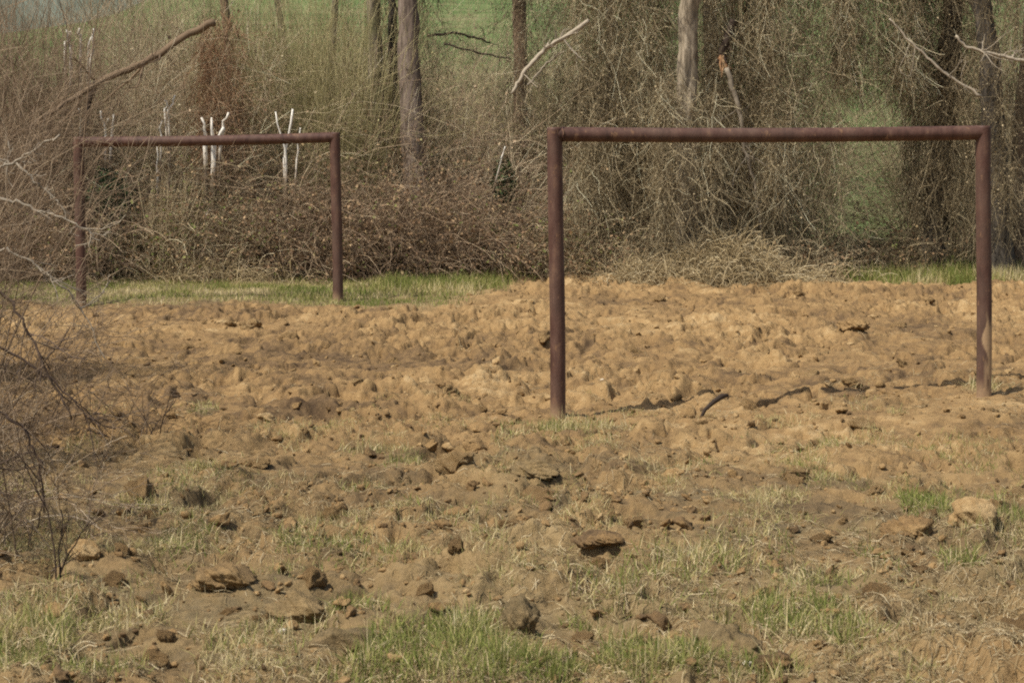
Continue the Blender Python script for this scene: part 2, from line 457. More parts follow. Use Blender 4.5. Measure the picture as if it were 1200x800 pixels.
POSTS = [tuple(at(653.5, 492, 16.2)), tuple(at(1153, 466, 16.6)), tuple(at(95, 361, 27.0)), tuple(at(396, 354, 27.2))]
def ground_fields(X, Y):
    z = 0.10 * (fbm(X * .22, Y * .22, 3, 5) - .5) * 2
    z = z * .6
    # heaped soil towards the right-hand post
    z += .10 * np.exp(-(((X - 3.4) / 1.5) ** 2 + ((Y - 17.2) / 2.6) ** 2))
    z += .015 * np.exp(-(((X - 1.6) / 2.5) ** 2 + ((Y - 30.5) / 1.6) ** 2))
    fld = (1 - sstep(31.5, 34.5, Y)) * sstep(2, 6.5, Y)                       # dug field
    strip = strip_at(X, Y)
    turf = turf_at(X, Y)
    dug = fld * (1 - .85 * strip) * (1 - .45 * sstep(24, 27, Y) * (1 - sstep(-1.5, .5, X))) * (1 - .55 * np.clip(turf, 0, 1))
    big = fbm(X * .8, Y * .8, 3, 9)
    rough = .45 + .9 * sstep(.35, .65, big)
    qx = X + .16 * (fbm(X * 6, Y * 6, 3, 181, .6) - .5); qy = Y + .16 * (fbm(X * 6, Y * 6, 3, 186, .6) - .5)
    h1, e1, r1 = slabs(qx, qy, .42, 100, 24)
    h2, e2, r2 = slabs(qx, qy * .85, .21, 120, 18)
    h3, e3, r3 = slabs(X, Y, .09, 140, 12)
    h4 = (fbm(X * 13, Y * 13, 4, 160, .6) - .5) * .055
    h5, e5, r5 = slabs(X + .03 * fbm(X * 9, Y * 9, 2, 171), Y, .052, 170, 9.0)
    crev = -.04 * np.exp(-e2 / .07) * sstep(.55, .8, r2) * sstep(.4, .6, big) - .012 * np.exp(-e3 / .12)
    wxx = X + .12 * (fbm(X * 4, Y * 4, 2, 190) - .5); wyy = Y + .12 * (fbm(X * 4, Y * 4, 2, 195) - .5)
    f1 = fbm(wxx * 4.5, wyy * 4.5, 6, 200, .66) - .5
    f2 = 1 - np.abs(2 * fbm(wxx * 7.5, wyy * 7.5, 4, 205, .6) - 1)
    pits = -.09 * sstep(.69, .76, fbm(wxx * 8, wyy * 8, 2, 208, .5)) * sstep(.42, .6, fbm(X * 1.3, Y * 1.3, 2, 209))
    rel = .30 * h1 * (.5 + .5 * rough) + .30 * h2 * rough + .17 * h3 * rough + .20 * h5 + h4 * .35 + crev * rough + .09 * f1 * rough + .025 * (f2 - .6) * rough + pits
    z = z + dug * (rel - .04) + turf * .035 * (fbm(X * 9, Y * 9, 3, 180)) * fld
    for (qx_, qy_, qz_) in POSTS:
        wgt = np.exp(-((X - qx_) / .45) ** 2 - ((Y - qy_ + .35) / 1.0) ** 2)
        z = z * (1 - .8 * wgt) + .8 * wgt * qz_
    # meadow slope behind
    ang = X / np.maximum(Y, 1)
    s = .050 + .036 * sstep(-.19, -.12, ang)
    rise = np.maximum(Y - 37, 0); rise = rise * rise / (rise + 8.0)
    z = z + s * np.minimum(rise, 380) - .1 * sstep(33, 37, Y)
    z = z + sstep(60, 200, Y) * (fbm(X * .02, Y * .02, 3, 7) - .5) * 3
    near = 1 - sstep(10.5, 16.0, Y + 3 * (fbm(X * .5, Y * .5, 3, 210) - .5))   # greyer, humus-rich soil in the foreground
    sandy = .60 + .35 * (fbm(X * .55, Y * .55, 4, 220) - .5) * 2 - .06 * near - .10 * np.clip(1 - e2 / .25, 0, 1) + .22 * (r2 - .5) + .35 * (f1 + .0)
    sandy = np.where(Y > 33, .3, sandy)
    tf = np.maximum(np.clip(turf * .75, 0, 1), strip)
    tf = np.maximum(tf, 0.85 * near * fbm(X * 1.6, Y * 1.6, 4, 230))
    meadow = sstep(34.5, 37, Y) * sstep(.25, .5, fbm(X * .05, Y * .05, 3, 240) + .25)
    return z, sandy, tf, meadow
GX, GY = np.meshgrid(XS, YS)
GZ, g_s, g_t, g_m = ground_fields(GX, GY)
ny, nx = GX.shape
ii = np.arange(nx * ny).reshape(ny, nx)
Q = np.stack([ii[:-1, :-1], ii[:-1, 1:], ii[1:, 1:], ii[1:, :-1]], -1).reshape(-1, 4)
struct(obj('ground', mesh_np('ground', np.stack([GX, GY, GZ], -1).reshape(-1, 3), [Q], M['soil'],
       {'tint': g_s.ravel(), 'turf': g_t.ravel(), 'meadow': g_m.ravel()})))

def gz(x, y):
    x = np.asarray(x, dtype=float); y = np.asarray(y, dtype=float)
    i = np.clip(np.searchsorted(XS, x) - 1, 0, nx - 2); j = np.clip(np.searchsorted(YS, y) - 1, 0, ny - 2)
    fx = (x - XS[i]) / (XS[i + 1] - XS[i]); fy = (y - YS[j]) / (YS[j + 1] - YS[j])
    return (GZ[j, i] * (1 - fx) + GZ[j, i + 1] * fx) * (1 - fy) + (GZ[j + 1, i] * (1 - fx) + GZ[j + 1, i + 1] * fx) * fy

# far wooded hill on the left horizon
hx = np.linspace(-700, 300, 120); hy = np.linspace(800, 1500, 50)
HX, HYg = np.meshgrid(hx, hy)
HZ = 20 + 62 * np.exp(-((HX + 230) / 240) ** 2 - ((HYg - 1120) / 190) ** 2) + 6 * fbm(HX * .02, HYg * .02, 4, 400) + 5 * fbm(HX * .12, HYg * .12, 2, 410)
HZ -= 60 * sstep(0, 1, np.maximum(np.abs((HYg - 1150) / 350), np.abs((HX + 200) / 500)) - .0) ** 6
ii = np.arange(HX.size).reshape(HX.shape)
struct(obj('wooded_hill', mesh_np('wooded_hill', np.stack([HX, HYg, HZ], -1).reshape(-1, 3),
       [np.stack([ii[:-1, :-1], ii[:-1, 1:], ii[1:, 1:], ii[1:, :-1]], -1).reshape(-1, 4)], M['hill'])))

# ------------------------------------------------------------------ goal frames
def goal(px_l, py_l, px_r, py_r, zl, zr, Yl, Yr, ybar_l, ybar_r, rp, rb, label, worn):
    bl = at(px_l[1], py_l, Yl); br = at(px_r[1], py_r, Yr)
    tl = at(px_l[0], ybar_l, Yl); tr = at(px_r[0], ybar_r, Yr)
    org = np.array([(bl[0] + br[0]) / 2, (Yl + Yr) / 2, 0.0])
    t = thing('goal_frame', org, label, 'goal frame', 'rusty goal frames on the dug-up pitch')
    for b, top, wr in ((bl, tl, False), (br, tr, worn)):
        foot = np.array([b[0], b[1], gz(b[0], b[1]) - .25])
        end = top + np.array([0, 0, rb - .002])
        K = 160
        f = np.linspace(0, 1, K)[:, None]
        P = foot * (1 - f) + end * f - org
        P[:, 0] += .006 * np.sin(np.linspace(0, 5, K)); 
        rad = np.full(K, rp); rad[-1] = rp * .93; rad[-2] = rp * .985
        mb = MB(); mb.tubes(P, rad[None], 40, cap=True)
        V = np.concatenate(mb.V)
        zb_ = V[:, 2] - (b[2] - org[2]); av_ = np.arctan2(V[:, 1] - P[-1, 1], V[:, 0] - np.interp(V[:, 2], P[:, 2], P[:, 0]))
        mud = (1 - sstep(.02, .16, zb_ + .10 * (vnoise(av_ * 2.5, zb_ * 9, 3) - .5))) * .6
        wv = mud.copy()
        if wr:
            ang = np.arctan2(V[:, 1] - P[-1, 1], V[:, 0] - np.interp(V[:, 2], P[:, 2], P[:, 0]))   # -90deg faces the camera
            zz = V[:, 2] - (b[2] - org[2])
            a0 = R(-86) + .40 * np.sin(zz * 11) + .2 * np.sin(zz * 27)
            band = sstep(a0 - .06, a0 + .06, ang) * (1 - sstep(R(8), R(16), ang)) * (1 - sstep(.52, .6, zz + .05 * np.sin(ang * 5)))
            low = sstep(R(-105), R(-97), ang) * (1 - sstep(R(-80), R(-70), ang)) * (1 - sstep(.2, .3, zz)) * .6
            wv = np.maximum(np.clip(band + low, 0, 1) * .85, mud)
        obj('post', mb.mesh('post', M['rust'], attrs={'worn': wv}), t)
    f = np.linspace(0, 1, 120)[:, None]
    P = tl * (1 - f) + tr * f - org
    P[:, 2] -= .012 * np.sin(np.linspace(0, math.pi, 120)) 
    mb = MB(); mb.tubes(P, rb, 36, cap=True)
    obj('crossbar', mb.mesh('crossbar', M['rust'], attrs={'worn': np.zeros(mb.n)}), t)
    # weld seams where bar and posts meet
    for e, d in ((tl, 1), (tr, -1)):
        c = e - org + np.array([d * rp * .99, 0, 0]); a = np.linspace(0, 2 * math.pi, 28)
        ring = np.stack([np.full(28, c[0]) + d * .004 * np.sin(a * 5), c[1] + np.cos(a) * rb * 1.0, c[2] + np.sin(a) * rb * 1.0], -1)
        mb = MB(); mb.tubes(ring, .0045, 6)
        obj('weld_seam', mb.mesh('weld_seam', M['rust'], attrs={'worn': np.zeros(mb.n)}), t)
    return t
goal((651, 653.5), 490, (1153, 1153), 463, 0, 0, 16.2, 16.6, 157.5, 155.5, .0545, .051,
     'larger nearer goal frame of rusty maroon pipe, paint worn off its right post', True)
goal((92.5, 95), 360, (393, 396), 353, 0, 0, 27.0, 27.2, 166.5, 161, .062, .060,
     'smaller far goal frame of rusty pipe standing on the green grass edge', False)

# ------------------------------------------------------------------ trees, vines, thickets beyond the field
def bark_fn(seed, amp):
    def f(P, a):
        n = vnoise(np.broadcast_to(a[None, None, :] * 2.2 + seed * 9, (P.shape[0], P.shape[1], len(a))), np.broadcast_to(P[:, :, 2:3] * 3.0 + seed, (P.shape[0], P.shape[1], len(a))), 500 + seed)
        n2 = vnoise(np.broadcast_to(a[None, None, :] * 5.0 + seed * 3, n.shape), np.broadcast_to(P[:, :, 2:3] * 9.0 + seed, n.shape), 540 + seed)
        return 1 + amp * (n - .5) * 2 + amp * .6 * (n2 - .5) * 2
    return f

def tree(pxs, Y, r0, mat, label, twigmat='twig_dark', H=8.5, limbs=6, seed=0, amp=.12, group='trees along the hedge line', wig=.03, stop=None):
    """pxs: trunk course in the photograph [(px,py)...] from low to high; continued upwards to H"""
    pts = [at(px, py, Y) for px, py in pxs]
    base = pts[0].copy(); base[2] = float(gz(base[0], base[1])) - .1
    path = [base] + [p for p in pts if p[2] > base[2] + .2]
    lean = (path[-1] - path[-2]); lean /= max(lean[2], .3)
    if stop is None:
        while path[-1][2] < H: path.append(path[-1] + lean * .9 * np.array([.7, .7, 1]) + rng.normal(size=3) * np.array([.08, .08, 0]))
    path = np.array(path)
    zz = np.linspace(path[0][2], path[-1][2], 70)
    P = np.stack([np.interp(zz, path[:, 2], path[:, i]) for i in range(3)], -1)
    P[:, 0] += wig * (fbm(zz * .9, zz * 0 + seed * 3.3, 3, 600) - .5) * 2; P[:, 1] += wig * (fbm(zz * .9, zz * 0 + seed * 5.1, 3, 620) - .5) * 2
    rad = r0 * 1.08 * (1 - .62 * (zz - zz[0]) / max(H, zz[-1])) * (1 + .5 * np.exp(-(zz - zz[0]) / .25))
    org = P[0].copy()
    t = thing('tree', org, label, 'tree', group)
    mb = MB(); mb.tubes(P[None] - org, rad[None], 18, cap=True, bark=bark_fn(seed, amp))
    obj('trunk', mb.mesh('trunk', M[mat]), t)
    if limbs:
        for k in rng.integers(32, 66, limbs):
            L0 = strands(P[k:k + 1] - org, rng.normal(size=(1, 3)) * np.array([1, .7, .3]) + np.array([0, 0, .7]), rng.uniform(1.4, 3.2, 1), 10, .16, lift=.1)
            r_ = (rad[k:k + 1] * .42)[:, None] * np.linspace(1, .3, 10)[None]
            mb = MB(); mb.tubes(L0, r_, 8)
            L1, r1 = children(L0, r_, 5, .5, .8, 7, .2, lift=.05); mb.tubes(L1, r1, 5)
            lb = obj('limb', mb.mesh('limb', M[mat]), t)
            mb = MB(); L2, r2 = children(L1, r1, 8, .55, .9, 5, .22); r2 = np.maximum(r2, .003); mb.tubes(L2, r2, 3, rng.uniform(0, 1, len(L2)))
            L3, r3 = children(L2, r2, 3, .6, .9, 4, .22); mb.tubes(L3, np.maximum(r3, .002), 3, rng.uniform(0, 1, len(L3)))
            obj('twigs', mb.mesh('twigs', M[twigmat]), lb)
    return t

tree([(489, 250), (481, 100), (478, 0)], 33.0, .18, 'bark_brown', 'stout brown tree trunk with a dark left edge, middle of the hedge', seed=1, limbs=7)
tree([(447, 240), (442, 100), (437, 0)], 33.6, .125, 'bark_grey', 'grey mossy trunk close on the left of the stout brown trunk', seed=2)
tree([(466, 240), (461, 120), (459, 0)], 33.9, .075, 'bark_dark', 'thin dark trunk squeezed between the grey and the stout brown trunk', seed=3, limbs=4)
tree([(392, 220), (388, 100), (392, 0)], 34.8, .06, 'bark_grey', 'slim greenish trunk rising right of the far goal corner', seed=4, limbs=4)
tree([(612, 260), (611, 120), (608, 0)], 36.0, .13, 'bark_red', 'reddish brown trunk standing before the bright green slope', seed=5, limbs=6)
tree([(806, 240), (806, 90), (808, 0)], 31.35, .15, 'bark_pale', 'pale gnarled sunlit trunk above the nearer crossbar', seed=6, amp=.28, limbs=7)
tree([(838, 240), (836, 100), (832, 0)], 35.0, .13, 'bark_dark', 'dark grey trunk in the shade right of the pale gnarled trunk', seed=7)
tree([(1170, 300), (1166, 200), (1160, 60), (1150, 0)], 31.8, .165, 'bark_dark', 'dark trunk directly behind the right post of the nearer goal', seed=8, amp=.2)
tree([(1092, 300), (1104, 200), (1115, 60), (1118, 0)], 32.3, .17, 'bark_dark', 'dark vine-clad trunk left of the nearer goal\'s right post', seed=9, amp=.25)
tree([(1196, 270), (1192, 190), (1204, 60), (1210, 0)], 33.6, .10, 'bark_red', 'thin reddish leaning trunk at the right edge of the picture', seed=10, limbs=4)
tree([(276, 230), (270, 90), (262, 0)], 35.2, .085, 'bark_red', 'thin rusty brown trunk above the middle of the far crossbar', seed=11, limbs=5)
tree([(706, 230), (716, 80), (714, 0)], 36.5, .085, 'bark_brown', 'thin brown trunk behind the vines near the nearer left post', seed=12, limbs=5)
tree([(330, 240), (338, 90), (326, 0)], 36.0, .06, 'bark_grey', 'slender grey trunk above the right part of the far crossbar', seed=13, limbs=4)

def branch(name, pts, Y, r0, r1, mat, label, twigs=14, cat='branch', dY=None, group=None, sidelen=.22, loc_ground=False, tw=.5):
    P = np.array([at(px, py, Y + (dY[i] if dY else 0)) for i, (px, py) in enumerate(pts)])
    # resample smoothly
    s = np.concatenate([[0], np.cumsum(np.linalg.norm(np.diff(P, axis=0), axis=1))]); K = max(14, 5 * len(pts))
    q = np.linspace(0, s[-1], K); P = np.stack([np.interp(q, s, P[:, i]) for i in range(3)], -1)
    for _ in range(2): P[1:-1] = .25 * P[:-2] + .5 * P[1:-1] + .25 * P[2:]
    P[1:-1] += rng.normal(size=(K - 2, 3)) * .008
    org = P[0].copy(); P = P - org
    o = MB(); rad = np.linspace(r0, r1, K)
    o.tubes(P[None], rad[None], 8, tw, cap=True, bark=bark_fn(int(Y * 7) % 37, .12))
    if twigs:
        c, rc = children(P[None], rad[None], twigs, sidelen, .8, 6, .2, rf=.4); o.tubes(c, np.maximum(rc, .003), 4, rng.uniform(max(tw - .2, 0), min(tw + .2, 1), len(c)))
        c2, rc2 = children(c, rc, 3, .5, .9, 4, .25); o.tubes(c2, np.maximum(rc2, .002), 3, rng.uniform(max(tw - .2, 0), min(tw + .2, 1), len(c2)))
    b = obj(name, o.mesh(name, M[mat]), None, org)
    return tag(b, label, cat, group)

branch('broken_branch', [(252, 26), (232, 34), (205, 50), (183, 66), (150, 82), (120, 94), (95, 110), (50, 138), (10, 165)], 31.5, .055, .02, 'twig_pink',
       'long grey branch arching down to the left above the far goal', 10, dY=[0, 0, 0, 0, -.2, -.4, -.8, -1.6, -2.6], tw=.35)
branch('bent_branch', [(112, 97), (106, 115), (100, 140), (97, 165), (98, 200), (97, 300)], 31.2, .035, .022, 'twig_dark',
       'dark bent stem hanging down behind the far goal\'s left corner', 3, tw=0.1)
branch('bare_branch', [(600, 110), (612, 88), (628, 68), (650, 50), (672, 38), (690, 24)], 31.8, .024, .034, 'pale_wood',
       'pale curved branch crossing left of the nearer crossbar\'s corner', 10, tw=.55)
branch('bare_branch', [(618, 100), (640, 75), (662, 60)], 33.2, .012, .016, 'pale_wood', 'short thinner pale branch just under the pale curved one', 6, tw=.35)
branch('bare_branch', [(1042, 22), (1064, 46), (1084, 66), (1110, 88), (1128, 100), (1150, 113)], 31.0, .012, .022, 'pale_wood',
       'straight pale stick slanting down towards the nearer goal\'s right corner', 8, tw=.5)
branch('bare_branch', [(1120, 42), (1130, 54), (1150, 60), (1175, 66), (1210, 74)], 30.9, .016, .024, 'pale_wood',
       'pale bent twiggy branch at the right edge above the crossbar', 16, tw=.5, sidelen=.35)
branch('dark_branch', [(500, 42), (535, 38), (575, 50)], 37.5, .022, .014, 'twig_dark', 'dark branch lying level before the bright green slope', 6, tw=.2)
branch('dark_branch', [(520, 52), (560, 62), (600, 70)], 37.2, .018, .012, 'twig_dark', 'dark branch sloping down to the reddish trunk before the green', 5, tw=.2)
branch('snapped_limb', [(860, 24), (852, 45), (845, 66), (842, 75)], 31.5, .06, .05, 'twig_dark', 'dark snapped limb right of the pale gnarled trunk', 3, tw=.1)
tb = MB()
for k in range(9):
    p0 = at(845 + rng.uniform(-4, 4), 68 + rng.uniform(-3, 3), 31.45); p1 = at(850 + rng.uniform(-6, 8), 86 + rng.uniform(-6, 8), 31.4)
    tb.tubes(np.stack([p0, (p0 + p1) / 2 + rng.normal(size=3) * .01, p1]), [[.022, .016, .003]], 5, rng.uniform(0, 1))
tag(obj('torn_wood', tb.mesh('torn_wood', M['torn_wood'])), 'orange torn wood at the end of the dark snapped limb', 'broken wood')
branch('hanging_branch', [(851, 80), (858, 100), (864, 120), (869, 140), (872, 175), (884, 215), (892, 270)], 31.2, .035, .015, 'pale_wood', 'grey branch hanging below the orange torn wood behind the crossbar', 8, tw=.2)

# pale, bleached stems that stand up behind the far crossbar
def stems(lines, Y, label, r_in=.032):
    c0 = at(*lines[0][0], Y); c0[2] = float(gz(c0[0], Y))
    t = thing('dead_shrub', c0, label, 'bleached stems', 'white bleached stems in the thicket')
    for (a, b) in lines:
        p0 = at(*a, Y); p1 = at(*b, Y - .1)
        root = p0.copy(); root[0] = c0[0] + .5 * (p0[0] - c0[0]); root[2] = float(gz(root[0], Y))
        f = np.linspace(0, 1, 5)[:, None]
        P = np.concatenate([root * (1 - f) + p0 * f, (p0 * (1 - f) + p1 * f)[1:]]); P[1:-1] += rng.normal(size=(7, 3)) * .013
        r = r_in * rng.uniform(.75, 1.1)
        o = MB(); o.tubes(P[None] - c0, (np.linspace(r * 1.1, r * .55, 9) * rng.uniform(.7, 1.25, 9))[None], 6, 0.5, cap=True)
        tt = np.repeat(np.where(np.arange(9) < 4, .05, rng.uniform(.75, 1)), 6); o.t = [tt, np.array([.05, .9])]
        obj('stem', o.mesh('stem', M['bleached']), t)

stems([((336, 188), (323, 131)), ((334, 186), (343, 128)), ((348, 186), (352, 150))], 31.75, 'forked white stems standing above the right end of the far crossbar', .02)
stems([((242, 168), (236, 138)), ((249, 186), (248, 138)), ((258, 158), (268, 132)), ((251, 176), (262, 150))], 31.75, 'loose row of white stems above the middle of the far crossbar')
stems([((185, 217), (184, 172)), ((188, 160), (190, 142))], 31.75, 'white upright stem below the far crossbar\'s left half', .02)
stems([((198, 130), (205, 112)), ((196, 126), (193, 118))], 31.75, 'short white stem tip above the far crossbar\'s left half', .018)
stems([((124, 160), (118, 130)), ((130, 160), (133, 134)), ((122, 150), (127, 139))], 31.75, 'white stems just right of the far goal\'s left corner', .02)
stems([((100, 162), (102, 140)), ((96, 140), (92, 128))], 31.75, 'small white stems touching the far goal\'s left corner', .02)
stems([((77, 50), (82, 37)), ((84, 56), (78, 35)), ((95, 46), (93, 34)), ((108, 70), (110, 34)), ((103, 58), (107, 44))], 32.5, 'cluster of white stems high at the top left of the picture', .028)
stems([((540, 330), (534, 306)), ((586, 186), (592, 172))], 31.75, 'short white stems low in the brambles between the two goals', .016)
stems([((236, 262), (246, 246)), ((233, 262), (243, 250))], 31.75, 'pale broken stem lying in the brambles under the far crossbar', .02)

# curtains of dead vines hanging from the trees
def vines(px0, px1, pytop, pybot, Y, dy, n, label, mat='vine', rad=(.0018, .0045), wob=.2, tang=.4, tint=(.0, 1.0), ln=(.6, 1.8)):
    o = MB()
    n = int(n * 1.5)
    a = at(px0, 0, Y)[0]; b = at(px1, 0, Y)[0]
    zt = at(600, pytop, Y)[2]; zb = max(at(600, pybot, Y)[2], -.05)
    x = rng.uniform(a, b, n); y = Y + rng.uniform(-dy, dy, n)
    clump = fbm(x * 1.6, y * .9, 3, 700 + int(px0))
    keep = rng.uniform(0, 1, n) < .18 + 2.2 * np.clip(clump - .32, 0, 1); x = x[keep]; y = y[keep]; n = len(x)
    z0 = zb + (zt - zb) * rng.uniform(.12, 1.0, n) + rng.normal(size=n) * .1
    # bulge: the curtain hangs further forward low down
    y = y - .9 * (1 - (z0 - zb) / (zt - zb)) * fbm(x * .8, z0 * .5, 2, 720)
    L = np.where(rng.uniform(0, 1, n) < .22, rng.uniform(*ln, n), rng.uniform(.2, .7, n))
    L = np.minimum(L, (z0 - zb) * 1.05 + .1)
    d = np.stack([rng.normal(size=n) * tang, rng.normal(size=n) * tang, -np.ones(n)], -1)
    P = strands(np.stack([x, y, z0], -1), d, L, 7, wob)
    P[:, :, 2] = np.maximum(P[:, :, 2], gz(P[:, :, 0], P[:, :, 1]) - .02)
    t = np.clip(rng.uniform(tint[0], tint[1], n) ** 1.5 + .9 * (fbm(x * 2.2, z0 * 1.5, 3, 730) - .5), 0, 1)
    r = rng.uniform(*rad, n)[:, None] * np.linspace(1, .6, 7)[None]
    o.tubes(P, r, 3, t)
    # cross tangle
    m = n
    k = rng.integers(0, n, m); kk = rng.integers(0, 7, m)
    Q = strands(P[k, kk], rng.normal(size=(m, 3)) * np.array([1, .6, .8]), rng.uniform(.08, .32, m), 5, .35)
    o.tubes(Q, rng.uniform(.0012, .0028, m)[:, None] * np.ones(5)[None], 3, np.clip(rng.uniform(tint[0], tint[1], m), 0, 1))
    # fluffy seed heads and dry leaf scraps
    m = int(n * 2.2)
    k = rng.integers(0, n, m); kk = rng.integers(0, 7, m)
    o.leaves(P[k, kk] + rng.normal(size=(m, 3)) * .02, rng.uniform(.012, .038, m), np.clip(rng.normal(.34, .2, m), 0, .62))
    return tag(obj('hanging_vines', o.mesh('hanging_vines', M[mat])), label, 'vines', 'curtains of dead vines')
vines(668, 788, -160, 330, 32.6, .6, 5200, 'brown dead vines hanging behind the left half of the nearer crossbar')
vines(770, 842, 92, 325, 31.0, .25, 1900, 'brown dead vines hanging from below the foot of the pale gnarled trunk')
vines(826, 905, -160, 325, 32.3, .6, 4200, 'brown dead vines hanging around the orange torn wood behind the nearer crossbar')
vines(890, 985, -160, 330, 32.0, .7, 6200, 'thickest grey-brown curtain of dead vines, right of the torn wood')
vines(975, 1065, -160, 130, 32.3, .5, 4600, 'shorter dead vines ending above the green gap near the right post')
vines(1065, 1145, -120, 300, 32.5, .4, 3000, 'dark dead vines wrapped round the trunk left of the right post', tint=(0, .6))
vines(1140, 1225, -160, 300, 33.8, .5, 900, 'loose dead vines at the right edge beyond the right post')
vines(1140, 1192, -160, 310, 31.5, .22, 1100, 'dark dead vines clothing the trunk directly behind the right post', tint=(0, .55))
vines(590, 690, -160, 330, 34.8, .7, 2600, 'thin dead vines on the reddish trunk left of the nearer goal', ln=(.4, 1.3))
vines(236, 286, 20, 210, 32.6, .3, 1100, 'reddish dead vines hanging from the arched branch over the far goal', 'red_vine', tint=(.1, 1))
vines(405, 515, -160, 240, 34.3, .4, 1900, 'dead vines round the three trunks in the middle of the hedge', tint=(0, .8))
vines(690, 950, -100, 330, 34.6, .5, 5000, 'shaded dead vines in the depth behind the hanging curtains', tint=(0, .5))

# upright withies and saplings
def withies(px0, px1, py0, py1, Y, dy, n, label, mat, rad=(.003, .008), lean=.14, ln=(1.0, 2.6), tw=6, cat='saplings', tint=(0, 1)):
    o = MB()
    a = at(px0, 0, Y)[0]; b = at(px1, 0, Y)[0]
    x = rng.uniform(a, b, n); y = Y + rng.uniform(-dy, dy, n)
    z = np.maximum(gz(x, y) - .05, 0) 
    zl = at(600, py1, Y)[2]
    z = z + rng.uniform(0, 1, n) ** 2 * max(zl - 1.6, 0) * .6
    d = np.stack([rng.normal(size=n) * lean, rng.normal(size=n) * lean, np.ones(n)], -1)
    ztop = at(600, py0, Y)[2]
    L = np.minimum(rng.uniform(*ln, n), ztop - z + .2)
    P = strands(np.stack([x, y, z], -1), d, L, 8, .07)
    r = rng.uniform(*rad, n)[:, None] * np.linspace(1, .4, 8)[None]
    o.tubes(P, r, 3, rng.uniform(*tint, n))
    if tw:
        Q, q = children(P, r, tw, .28, .5, 5, .14, lift=.1, rf=.5); o.tubes(Q, np.maximum(q, .0015), 3, rng.uniform(*tint, len(Q)))
    return tag(obj('saplings', o.mesh('saplings', M[mat])), label, cat, 'saplings and withies of the hedge')
withies(375, 440, -40, 260, 33.4, .5, 380, 'yellow-green withies clustered right of the far goal\'s top right corner', 'withy', ln=(2, 4.2), tw=4)
withies(280, 385, -40, 260, 34.5, .7, 800, 'grey-green saplings over the right half of the far crossbar', 'withy', ln=(2, 4.2), tint=(0, .7))
withies(110, 240, 40, 260, 34.8, .8, 420, 'brown saplings above the left half of the far crossbar', 'vine', ln=(1.5, 3.6))
withies(130, 260, -60, 140, 38.0, .9, 520, 'tall dim saplings standing behind the arched branch', 'vine', ln=(3, 5), tint=(0, .8))
withies(-30, 100, -30, 330, 32.0, 1.2, 900, 'dense pinkish brown saplings at the left behind the foreground shrub', 'twig_pink', ln=(1.6, 4.2), tint=(.1, .9))
withies(500, 600, 90, 260, 35.8, .8, 420, 'low brown saplings under the bright green slope', 'bramble', ln=(1.2, 2.4))
withies(600, 705, 40, 270, 36.4, .6, 300, 'olive saplings around the foot of the reddish trunk', 'withy', ln=(1.5, 3.2), tint=(0, .8))
withies(1070, 1230, -40, 220, 36.0, .9, 420, 'grey saplings beyond the trunks at the right edge', 'vine', ln=(2, 4.5))
withies(158, 215, 165, 330, 30.9, .25, 150, 'tan dry stalks upright below the far crossbar\'s left half', 'straw', ln=(.7, 1.5), tw=1, lean=.1)

# brown scrub further back, on the foot of the slope
def scrub(px0, px1, pytop, Y, n, label, mat='bramble', dy=1.0, leaf=.4, tint=(0, .8)):
    o = MB()
    a = at(px0, 0, Y)[0]; b = at(px1, 0, Y)[0]
    x = rng.uniform(a, b, n); y = Y + rng.uniform(-dy, dy, n); z = gz(x, y) - .03
    zt = at(600, pytop, Y)[2]
    d = np.stack([rng.normal(size=n) * .5, rng.normal(size=n) * .5, np.ones(n)], -1)
    hh = (zt - z) * (.5 + .7 * fbm(x * 1.1, y * .5, 3, 760))
    P = strands(np.stack([x, y, z], -1), d, np.maximum(hh, .3) * rng.uniform(.6, 1.3, n), 6, .2, droop=.12)
    r = rng.uniform(.004, .009, n)[:, None] * np.linspace(1, .4, 6)[None]
    t = rng.uniform(*tint, n)
    o.tubes(P, r, 3, t)
    Q, q = children(P, r, 7, .4, .8, 5, .25); o.tubes(Q, np.maximum(q, .002), 3, rng.uniform(*tint, len(Q)))
    S, s_ = children(Q, q, 2, .6, .9, 4, .25); o.tubes(S, np.maximum(s_, .0015), 3, rng.uniform(*tint, len(S)))
    m = int(len(Q) * leaf)
    if m:
        k = rng.integers(0, len(Q), m); kk = rng.integers(1, 5, m)
        o.leaves(Q[k, kk], rng.uniform(.03, .07, m), np.clip(rng.normal(.4, .25, m), 0, 1))
    return tag(obj('scrub', o.mesh('scrub', M[mat])), label, 'scrub', 'brown scrub behind the hedge')
scrub(100, 330, 70, 37.6, 800, 'brown scrub at the foot of the slope behind the far goal', 'vine')
scrub(320, 500, 70, 38.5, 700, 'brown scrub behind the trunks in the middle of the hedge', 'vine')
scrub(490, 610, 62, 41.0, 300, 'brown scrub just below the bright green slope', 'bramble')
scrub(150, 480, -10, 44.0, 420, 'thin tall scrub breaking up the green slope at the upper left', 'vine', dy=2.0, leaf=.5)
scrub(490, 700, 5, 47.0, 240, 'thin tall scrub in front of the bright green slope at the top centre', 'vine', dy=2.0, leaf=.5)
scrub(600, 720, 75, 40.0, 380, 'olive brown scrub behind the reddish trunk', 'vine')
scrub(690, 950, 20, 38.5, 700, 'brown scrub behind the hanging vines', 'vine')
scrub(1060, 1230, 60, 39.5, 420, 'olive brown scrub behind the trunks at the right edge', 'vine')

